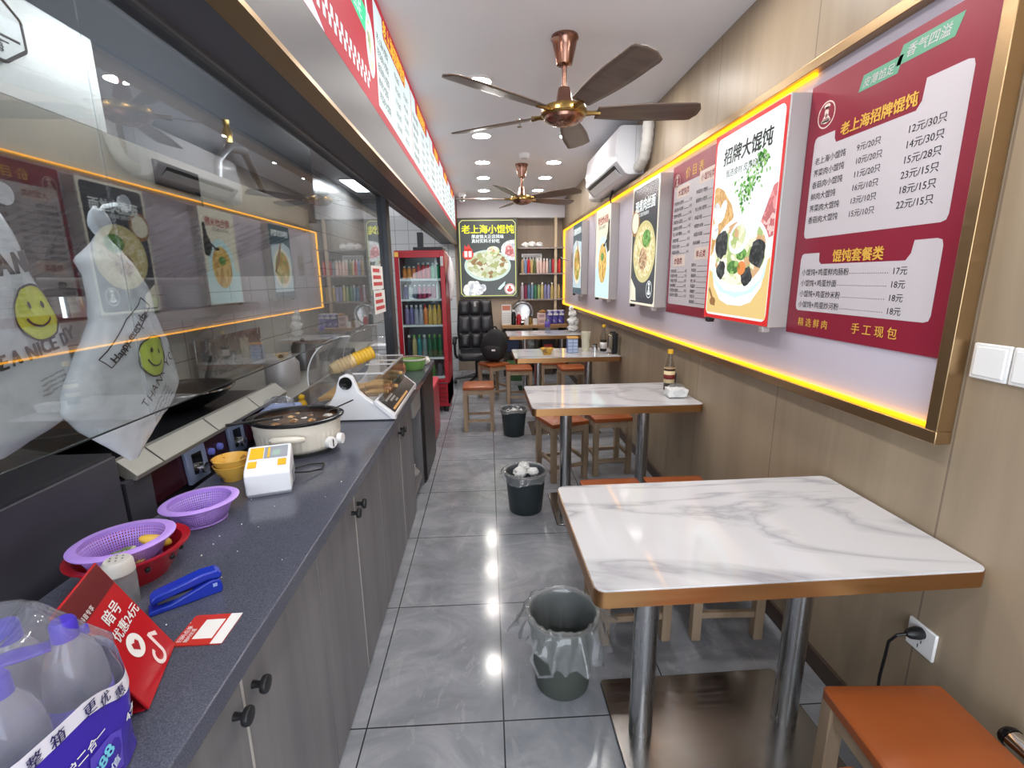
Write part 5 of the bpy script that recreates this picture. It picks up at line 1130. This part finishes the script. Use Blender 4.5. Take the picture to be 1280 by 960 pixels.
def fb(i, shelf, nm, y, z, x, h_, r_, c, capm, look):
    small_bottle(nm, '%s on the %s fridge shelf, %s from the left' % (look, shelf, ORD[i]), (FX0+x, FY+y, z), h_, r_, mat('drink_%d_%d_%d' % c, c, .25), capm, 'drinks on the %s fridge shelf' % shelf)
top = [(214, 130, 60), (222, 150, 80), (206, 110, 60), (190, 50, 54), (196, 44, 50), (190, 40, 46), (60, 150, 100), (40, 140, 96)]
for i, c in enumerate(top): fb(i, 'top', 'drink_can', .10, 1.475, .085+i*.05, .165 if i > 2 else .13, .023, c, CAPW, '%s drink' % ('orange' if i < 3 else 'red' if i < 6 else 'green'))
row2 = [(90, 76, 130), (206, 210, 214), (80, 84, 100), (150, 60, 96), (150, 54, 88), (160, 64, 100), (146, 52, 90), (206, 212, 206)]
for i, c in enumerate(row2): fb(i, 'second', 'drink_bottle', .10, 1.262, .085+i*.05, .15 if i < 7 else .19, .023, c, CAPW, 'drink')
row3 = [(126, 116, 160), (110, 104, 150), (160, 160, 176), (170, 170, 186), (206, 120, 60), (196, 160, 70), (206, 170, 76), (186, 150, 70)]
for i, c in enumerate(row3): fb(i, 'third', 'drink_bottle', .10, .985, .085+i*.05, .21, .024, c, CAPR if i == 4 else YEL if i > 4 else CAPW, 'drink bottle')
row4 = [(60, 62, 70), (196, 180, 130), (60, 130, 136), (120, 140, 140), (60, 110, 86), (40, 96, 60), (40, 106, 66)]
for i, c in enumerate(row4): fb(i, 'fourth', 'drink_bottle', .10, .625, .09+i*.056, .245, .026, c, CAPW if i in (0, 3) else GREENP, 'drink bottle')
for i, c in enumerate([(70, 74, 84), (60, 64, 72), (90, 94, 100), (80, 130, 70), (90, 90, 96)]): fb(i, 'lowest', 'drink_bottle', .10, .41, .10+i*.078, .16, .033, c, CAPB, 'drink bottle')

# ================================================================== kitchen behind the glass
KSTEEL = brushed('kitchen_steel', (158, 155, 146), .42, (3, 40, 40)); nodes(KSTEEL)[1].inputs['Metallic'].default_value = .45; KDARK = mat('stove_enamel', (46, 46, 52), .3)
t = thing('exhaust_hood', 'stainless steel exhaust hood over the stoves behind the serving glass', 'hood', (-1.1, .1, 1.5))
DUCT = brushed('duct_steel', (206, 208, 204), .4, (3, 30, 30)); nodes(DUCT)[1].inputs['Metallic'].default_value = .45
def hb(a_, b_): return G().box((a_[0]+1.1, a_[1]-.1, a_[2]-1.5), (b_[0]+1.1, b_[1]-.1, b_[2]-1.5))
hb((-1.12, .1, 1.77), (-1.10, 3.16, 1.897)).build('front_band', KSTEEL, t, bev=.002)
hb((-1.85, .1, 1.885), (-1.12, 3.16, 1.897)).build('top_plate', KSTEEL, t)
hb((-1.85, 3.15, 1.50), (-1.10, 3.16, 1.897)).build('end_plate', KSTEEL, t)
hb((-1.845, 1.59, 1.898), (-1.30, 3.9, 2.65)).build('added_dark_box', mat('added_box_dark', (84, 86, 92), .5), t)  # added box that darkens the tile wall above the hood
hb((-1.845, .1, 1.8975), (-1.101, 1.575, 2.14)).build('duct_box', DUCT, t, bev=.002)
g = G(); sl_ = lambda q, k: (-.022-.715*q + k*.34, .258-.262*q + k*.94)      # slanted filter bank, from the front band down to the wall
def fslab(q0, q1, y0, y1, k0, k1):
    v = [g.bm.verts.new((sl_(q, k)[0], y, sl_(q, k)[1])) for y in (y0, y1) for q, k in ((q0, k0), (q1, k0), (q1, k1), (q0, k1))]
    for f_ in ((3, 2, 1, 0), (4, 5, 6, 7), (0, 1, 5, 4), (1, 2, 6, 5), (2, 3, 7, 6), (3, 0, 4, 7)): g.bm.faces.new([v[i] for i in f_])
fslab(0, 1, .01, 3.04, 0, .008)
for i in range(30): fslab(.06, .94, .02+.1*i, .06+.1*i, -.014, 0)
g.build('filter', mat('filter_dark', (52, 52, 56), .45), t)
G().box((-.002, 1.65, .29), (.006, 1.90, .37)).build('display', BLACKG, t)
Art(0).rect(1.70, .305, 1.72, .335).rect(1.735, .305, 1.755, .335).rect(1.77, .305, 1.79, .335).rect(1.81, .305, 1.83, .335).rect(1.68, .347, 1.86, .352).done('reflected_text_bars', mat('reflection_blue', (90, 110, 140), .4), t)  # bars paint in the mirrored text reflected on the dark panel
dm = t.children[-1]; dm.rotation_euler = (0, 0, PI/2); dm.location = (.0066, 0, 0)
t = thing('octagon_plaque', 'octagonal white shop plaque with black outline on the steel hood at top left', 'plaque', (-1.0985, 1.24, 2.045), PI/2)
oc = [(.115*math.cos(PI/8+PI/4*k), .085*math.sin(PI/8+PI/4*k)) for k in range(8)]
G().prism(oc, 'y', -.006, 0).build('plate', mat('plaque_white', (206, 212, 210), .25), t)
a = Art(-.0065); a.line([(x*.97, z*.97) for x, z in oc+oc[:1]], .008); a.line([(-.09, -.02), (.09, -.02)], .006); a.line([(-.06, -.032), (.06, -.032)], .004); a.line([(-.03, .03), (0, .05), (.03, .03)], .006); a.done('outline', INK, t)
Art(-.0065).T('老上海', 0, -.055, .03, 'c', bold=.02).T('馄饨', 0, -.008, .03, 'c', bold=.02).done('lettering', INK, t)
t = thing('pipe_valve', 'brass valve and dark flexible pipe above the exhaust hood', 'pipe', (-1.25, 2.45, 1.90))
G().tube([(0, 0, 0), (0, .02, .12), (.02, .1, .2), (.02, .25, .22), (.0, .4, .12), (0, .5, .02)], .02, 10).build('flexible_pipe', STEELD, t); G().lathe([(0, .0), (.02, 0), (.022, .05), (.012, .07), (.016, .1), (0, .1)], (.02, .1, .22), 14).build('valve', BRASS, t)
KL = mat('kitchen_lamp', (250, 252, 255), .4, emit=18)
for x, y, lab in ((-1.6, 6.55, 'long white ceiling light panel at the far end of the kitchen'), (-1.3, 4.4, 'added unseen white ceiling light panel over the kitchen preparation table')):
    t = thing('kitchen_light', lab, 'ceiling light', (x, y, ZC), 0, 'kitchen light panels')
    G().box((-.15, -.4, -.02), (.15, .4, 0)).build('frame', WHITE, t); G().box((-.14, -.39, -.023), (.14, .39, -.0202)).build('diffuser', KL, t)  # the nearer panel is added out of view to brighten the kitchen
for y, lab in ((.25, 'added unseen light batten on the kitchen side of the soffit, nearer the entrance'), (1.75, 'added unseen light batten on the kitchen side of the soffit, above the gas range')):
    t = thing('added_light_batten', lab, 'light', (-.7155, y, 2.24), 0, 'added kitchen light battens')
    G().box((-.03, 0, 0), (0, 1.2, .10)).build('housing', WHITE, t); G().box((-.036, .01, -.012), (-.0005, 1.19, .07)).build('diffuser', mat('added_batten_lamp', (250, 252, 255), .4, emit=20), t)  # battens added behind the soffit to brighten the hood and carrier bags
# wall shelf with pots and plates
t = thing('wall_shelf', 'steel wall shelf with pots and plates behind the serving glass', 'shelf', (-1.70, 1.2, 1.33))
G().box((-.155, 0, -.02), (.13, 2.2, 0)).build('board', mat('shelf_beige', (160, 150, 140), .45), t); G().box((.10, 0, -.05), (.13, 2.2, -.02)).build('lip', KSTEEL, t)
for y in (.3, 1.9): G().prism([(-.155, -.02), (.08, -.02), (-.155, -.2)], 'y', y, y+.02).build('bracket', KSTEEL, t)
o = struct(G().box((-1.859, .1, 1.455), (-1.84, 3.2, 1.485)).build('trim_20', mat('tile_trim', (150, 150, 148), .4)))
for i, (y, r_, h_) in enumerate(((1.72, .115, .11), (2.02, .10, .09))):
    t = thing('steel_pot', 'steel pot with a dark lid on the kitchen wall shelf, %s of two' % ('nearer', 'farther')[i], 'pot', (-1.69, y, 1.33), 0, 'pots on the kitchen shelf')
    G().lathe([(0, 0), (r_*.9, 0), (r_, .01), (r_, h_), (r_+.008, h_+.004), (r_-.006, h_+.004), (r_-.008, .01), (0, .01)], n=28).build('body', CHROME, t); G().lathe([(r_+.004, h_+.004), (r_*.5, h_+.03), (0, h_+.035)], n=28).build('lid', STEELD, t); G().sph((0, 0, h_+.045), .014).build('knob', BLACK, t)
for i in range(13):
    o = G().lathe([(0, 0), (.07, 0), (.11, .016), (.113, .018), (.108, .019), (.068, .004), (0, .004)], n=28).build('plate', mat('plate_white', (206, 206, 204), .25), None); o.location = (-1.68, 2.78, 1.33+.009*i); tag(o, 'white plate in the stack on the kitchen wall shelf', 'plate', 'stacked plates on the kitchen shelf')
o = G().lathe([(0, 0), (.04, 0), (.06, .07), (.056, .07), (.036, .006), (0, .006)], n=20).build('plant_cup', GREENP, None); o.location = (-1.70, 2.48, 1.33); tag(o, 'small green cup on the kitchen wall shelf beside the plates', 'cup')
# near cooker
t = thing('steel_cooker', 'dark grey cooker cabinet with a wok ring at the near end behind the counter', 'cooker', (-1.42, .3, 0))
G().box((-.40, -.9, 0), (.42, .945, 1.022)).build('body', mat('cooker_grey', (66, 66, 74), .38), t, bev=.004); G().box((-.395, -.895, 1.0225), (.415, .94, 1.03)).build('top', KDARK, t)
for y in (.52,):
    G().lathe([(.20, .0), (.22, .0), (.225, .03), (.21, .045), (.20, .03), (.20, 0)], (.10, y, 1.03), 40).build('wok_ring', STEEL, t); G().lathe([(.02, 0), (.19, 0), (.19, .012), (.02, .012), (.02, 0)], (.10, y, 1.03), 32).build('burner', BLACK, t)
o = G().lathe([(0, 0), (.08, .006), (.17, .045), (.225, .10), (.23, .10), (.172, .04), (.08, .0), (0, -.006)], n=44).build('wok', CHROME, None); o.location = (-1.32, .80, 1.083); tag(o, 'shiny wok resting on the near cooker ring', 'wok')
# gas range
t = thing('gas_range', 'gas range with slanted steel edge and dark red knob panel behind the counter', 'stove', (-1.42, 1.29, 0))
G().box((-.42, 0, 0), (.39, 1.06, .93)).build('body', KDARK, t); G().box((-.42, .0, .93), (.37, 1.06, .945)).build('top', mat('range_top', (34, 34, 38), .2), t)
g = G(); g.prism([(.42, .925), (.425, .940), (.375, .985), (.355, .985), (.36, .95), (.395, .925)], 'y', .01, 1.03); g.build('steel_edge', KSTEEL, t, bev=.002)
for y in (.12, .42, .74): G().prism([(.4265, .9405), (.377, .9865), (.3765, .986), (.426, .9395)], 'y', y, y+.003).build('edge_joint', BLACK, t)
G().box((.39, .0, .815), (.405, 1.06, .925)).build('control_panel', mat('panel_dark_red', (52, 20, 30), .2), t)
G().box((.38, -.02, .0), (.41, .08, .93)).build('end_post', mat('cooker_grey', (66, 66, 74), .38), t)
BZ = mat('bezel_blue_grey', (112, 122, 150), .4)
for y in (.24, .505):
    f_ = G().prism([(y, .805), (y+.11, .805), (y+.095, .925), (y-.012, .925)], 'x', .405, .419).build('knob_bezel', BZ, t, bev=.003)
    G().prism([(y+.022, .835), (y+.075, .83), (y+.068, .905), (y+.016, .908)], 'x', .4192, .421).build('recess', BLACKG, f_)
    G().lathe([(0, 0), (.02, 0), (.018, .02), (0, .022)], n=18, c=(.421, y+.055, .848), mtx=Matrix.Rotation(PI/2, 3, 'Y')).build('tap_knob', CHROME, f_)
for y in (.385, .440): G().lathe([(0, 0), (.014, 0), (.012, .012), (0, .014)], n=16, c=(.405, y, .872), mtx=Matrix.Rotation(PI/2, 3, 'Y')).build('round_knob', mat('knob_violet', (110, 116, 200), .2), t)
for i, (x, y, r_) in enumerate(((-1.30, 2.02, .19), (-1.36, 1.55, .18))):
    t = thing('wok', 'black wok with long handle on the gas range, %s one' % ('farther', 'nearer')[i], 'wok', (x, y, .95), 0, 'woks on the gas range')
    G().lathe([(0, 0), (r_*.4, .006), (r_*.8, .045), (r_, .08), (r_+.008, .082), (r_*.78, .04), (r_*.38, .0), (0, -.004)], n=40).build('pan', mat('wok_black', (30, 30, 33), .25, .6), t); G().lathe([(r_, .079), (r_+.01, .082), (r_+.01, .088), (r_-.002, .086), (r_, .079)], n=40).build('rim', CHROME, t)
    G().tube([(0, r_, .08), (-.05, r_+.12, .12), (-.09, r_+.22, .15)], .013, 10).build('handle', BLACK, t)
t = thing('splash_panel', 'stainless steel splash panel standing on the far side of the range', 'panel', (-1.82, 3.0, .86))
G().box((0, 0, 0), (.012, .86, .26)).build('sheet', brushed('splash_steel', (190, 192, 194), .25, (3, 30, 30)), t, bev=.002); G().box((-.02, -.01, -.02), (.1, .88, 0)).build('foot', KSTEEL, t)
t = thing('prep_table', 'dark steel preparation table in the kitchen beyond the gas range', 'table', (-1.45, 3.4, 0))
G().box((-.4, -.95, .80), (.36, 1.6, .84)).build('top', KSTEEL, t, bev=.003)
for x in (-.36, .30):
    for y in (-.9, 1.5): G().box((x, y, 0), (x+.05, y+.05, .80)).build('leg', KSTEEL, t)
G().box((-.38, -.92, .2), (.34, 1.57, .22)).build('lower_shelf', KSTEEL, t)
for i, (x, y, w_, h_) in enumerate(((-1.3, 3.0, .2, .16), (-1.35, 3.5, .16, .2), (-1.25, 3.95, .22, .14))):
    t = thing('kitchen_appliance', ('grey rice cooker', 'dark steel canister', 'black induction hob')[i] + ' on the kitchen preparation table', 'appliance', (x, y, .84))
    if i < 2: G().lathe([(0, 0), (w_*.5, 0), (w_*.52, h_*.8), (w_*.4, h_), (0, h_*1.02)], n=24).build('body', (SILVER, STEELD)[i], t); G().sph((0, 0, h_*1.05), .015).build('knob', BLACK, t)
    else: G().box((-w_*.5, -w_*.6, 0), (w_*.5, w_*.6, .07)).build('body', BLACK, t, bev=.01); G().box((-w_*.4, -w_*.5, .0702), (w_*.4, w_*.3, .074)).build('glass_top', BLACKG, t)

# ================================================================== serving window glass
SG = sheer('serving_glass', (240, 243, 244), 0.0, .01, 2.0)
for i, (y0, y1) in enumerate(((-.9, .9575), (.9585, 3.315))):
    struct(G().box((-.6865, y0, 1.212), (-.6835, y1, 1.999)).build('window_%d' % (i+1), SG, None))
    struct(G().box((-.687, y0, 1.2095), (-.683, y1, 1.2119)).build('trim_%d' % (21+i), mat('glass_edge', (34, 38, 40), .2), None))
for i, z in enumerate((1.412, 1.265)):
    t = thing('notice_sheet', ('upper' if i == 0 else 'lower') + ' white notice sheet with red writing on the serving glass by the post', 'notice', (-.6805, 2.90+.02*i, z), PI/2)
    G().box((0, -.002, 0), (.30, 0, .140)).build('sheet', PAPER, t); a = Art(-.0025)
    for k in range(3): a.rect(.03, .022+k*.04, .27-.03*k, .044+k*.04)
    a.done('red_lines', mat('notice_red', (190, 70, 70), .6), t)
# ---- bundles of carrier bags hanging behind the glass
BAGM = sheer('carrier_bag', (248, 248, 250), .25, .98, 1.5)
KB = .85; kz = lambda z: 1.47+(z-1.47)*KB
def puff(name, lab, rows, x0, T, seed):
    rows = [(kz(z), l*KB, r*KB) for z, l, r in rows]
    zb = rows[-1][0]; yc = (rows[0][1]+rows[0][2])/2
    t = thing(name, lab, 'plastic bags', (x0, yc, zb), 0, None)
    def row(z):
        for (za, la, ra), (zb_, lb, rb) in zip(rows, rows[1:]):
            if za >= z >= zb_:
                q = (za-z)/(za-zb_); q = q; return la+(lb-la)*q, ra+(rb-ra)*q
        return rows[-1][1:]
    zt_ = rows[0][0]; off = Vector((seed*3.1, 0, 0))
    def surf(y, z, side=1):
        l_, r_ = row(z); c_ = (l_+r_)/2; hw = max(1e-4, (r_-l_)/2); u = max(-1, min(1, (y-c_)/hw)); fl = min(1, hw/.10)
        th = T*fl*math.sqrt(max(0, 1-u*u))
        wr = .010*noise.noise(Vector((y*16, z*9, 0))+off)+.006*noise.noise(Vector((y*48+z*20, z*22, 5))+off)
        return side*th + wr*math.sqrt(max(0, 1-u*u))
    g = G(); nu, nz = 40, 60
    def f(u, v):
        z = zt_ + (zb-zt_)*v; l_, r_ = row(z); c_ = (l_+r_)/2; hw = (r_-l_)/2
        a_ = 2*PI*u; y = c_ + hw*math.cos(a_); s_ = 1 if math.sin(a_) >= 0 else -1
        return (surf(y, z, s_), y-yc + .004*noise.noise(Vector((z*40, u*3, seed))), z-zb)
    g.grid(f, nu, nz, closed=True); g.build('bag', BAGM, t, smooth=180)
    return t, (lambda p, lift=.0025: Vector((surf(p.x*KB, kz(p.z))+lift, p.x*KB-yc, kz(p.z)-zb)))
SMY = mat('smiley_yellow', (196, 200, 52), .5); SMG = mat('smiley_green', (172, 190, 70), .5)
def smiley(t, fn, cy_, cz_, r, mt_, rot=0):
    def P(a_, q): return fn(Vector((cy_+r*(a_*math.cos(rot)-q*math.sin(rot)), 0, cz_+r*(a_*math.sin(rot)+q*math.cos(rot)))), P.l)
    P.l = .0022
    g = G()
    for i in range(8):
        for k in range(36):
            a0, a1 = 2*PI*k/36, 2*PI*(k+1)/36; r0, r1 = i/8, (i+1)/8
            pts = [P(r1*math.cos(a0), r1*math.sin(a0)), P(r1*math.cos(a1), r1*math.sin(a1)), P(r0*math.cos(a1), r0*math.sin(a1))]
            if i: pts.append(P(r0*math.cos(a0), r0*math.sin(a0)))
            g.poly(pts)
    g.build('smiley_face', mt_, t, smooth=None)
    P.l = .0034; g = G()
    for k in range(36):
        a0, a1 = 2*PI*k/36, 2*PI*(k+1)/36; g.poly([P(r0*math.cos(s_), r0*math.sin(s_)) for r0, s_ in ((.95, a0), (1.03, a0), (1.03, a1), (.95, a1))])
    for ex in (-.28, .28): g.poly([P(ex+.09*math.cos(2*PI*k/14), .28+.13*math.sin(2*PI*k/14)) for k in range(14)])
    for k in range(14):
        a0, a1 = PI+.45+(PI-.9)*k/14, PI+.45+(PI-.9)*(k+1)/14; g.poly([P(r0*math.cos(s_), .05+r0*math.sin(s_)) for r0, s_ in ((.48, a0), (.56, a0), (.56, a1), (.48, a1))])
    g.build('smiley_outline', INK, t, smooth=None)
KB = .90
R1 = [(1.61, .86, .93), (1.585, .82, .945), (1.56, .78, .956), (1.49, .72, .971), (1.40, .70, 1.007), (1.33, .69, 1.019), (1.28, .68, 1.031), (1.23, .70, 1.013), (1.20, .74, .95), (1.17, .80, .86)]
t, fn = puff('carrier_bags', 'white carrier bags with a yellow smiley behind the glass at the left edge', R1, -.785, .036, 1)
smiley(t, fn, .935, 1.418, .052, SMY)
g = G(); text(g.bm, 'THANK Y', .80, 1.476, .052, bold=.04, fn=fn, rot=.12); text(g.bm, 'HAVE A NICE DAY', .765, 1.315, .036, bold=.045, fn=fn, rot=.16, sx=.95)
for i in range(4): text(g.bm, 'reduce reuse recycle', .90, 1.292-.009*i, .008, fn=fn, rot=.16)
g.build('lettering', INK, t, smooth=None)
KB = .85
R2 = [(1.634, 1.165, 1.195), (1.618, 1.15, 1.21), (1.60, 1.143, 1.212), (1.575, 1.160, 1.192), (1.545, 1.125, 1.22), (1.52, 1.09, 1.247), (1.486, 1.108, 1.27), (1.456, 1.112, 1.288), (1.39, 1.105, 1.297), (1.31, 1.043, 1.322), (1.24, .985, 1.345), (1.213, .978, 1.355), (1.16, 1.015, 1.30), (1.137, 1.04, 1.251), (1.08, 1.10, 1.195), (1.051, 1.128, 1.16)]
t, fn = puff('carrier_bags', 'translucent white carrier bags with a green smiley and slanted lettering behind the glass', R2, -.745, .040, 2)
smiley(t, fn, 1.203, 1.293, .05, SMG, -.2)
g = G(); rt = .62
text(g.bm, 'Happy every day', 1.092, 1.293, .024, bold=.03, fn=fn, rot=.70); text(g.bm, 'THANK YOU', 1.148, 1.172, .031, bold=.0, fn=fn, rot=rt, space=1.25)
for i in range(4): text(g.bm, 'please take me home again', 1.165+.006*i, 1.158-.009*i, .009, fn=fn, rot=rt)
for a_, b_ in (((1.083, 1.285), (1.232, 1.413)), ((1.064, 1.307), (1.213, 1.435)), ((1.083, 1.285), (1.064, 1.307)), ((1.232, 1.413), (1.213, 1.435))):
    n_ = 8
    for k in range(n_):
        p, q = [Vector((a_[0]+(b_[0]-a_[0])*s_, 0, a_[1]+(b_[1]-a_[1])*s_)) for s_ in (k/n_, (k+1)/n_)]; d_ = (q-p).normalized()*.0012; e_ = Vector((-d_.z, 0, d_.x))
        g.poly([fn(p+e_), fn(p-e_), fn(q-e_), fn(q+e_)])
g.build('lettering', INK, t, smooth=None)
for y, z in ((.895, 1.62), (1.178, 1.645)):
    t = thing('hook', 'small hook holding the carrier bags behind the glass, %s one' % ('left' if y < 1 else 'right'), 'hook', (-.691, y*KB, kz(z)), 0, 'hooks on the glass')
    G().lathe([(0, 0), (.016, 0), (.014, .006), (0, .007)], n=16, mtx=Matrix.Rotation(-PI/2, 3, 'Y')).build('suction_pad', sheer('pad_clear', (236, 236, 236), .15, .4), t); G().tube([(-.006, 0, 0), (-.04, 0, -.005), (-.055, 0, -.02), (-.058, 0, -.005)], .004, 8).build('arm', WHITE, t)
bpy.data.objects.remove(TO); bpy.data.curves.remove(TC); bpy.data.scenes.remove(TS)
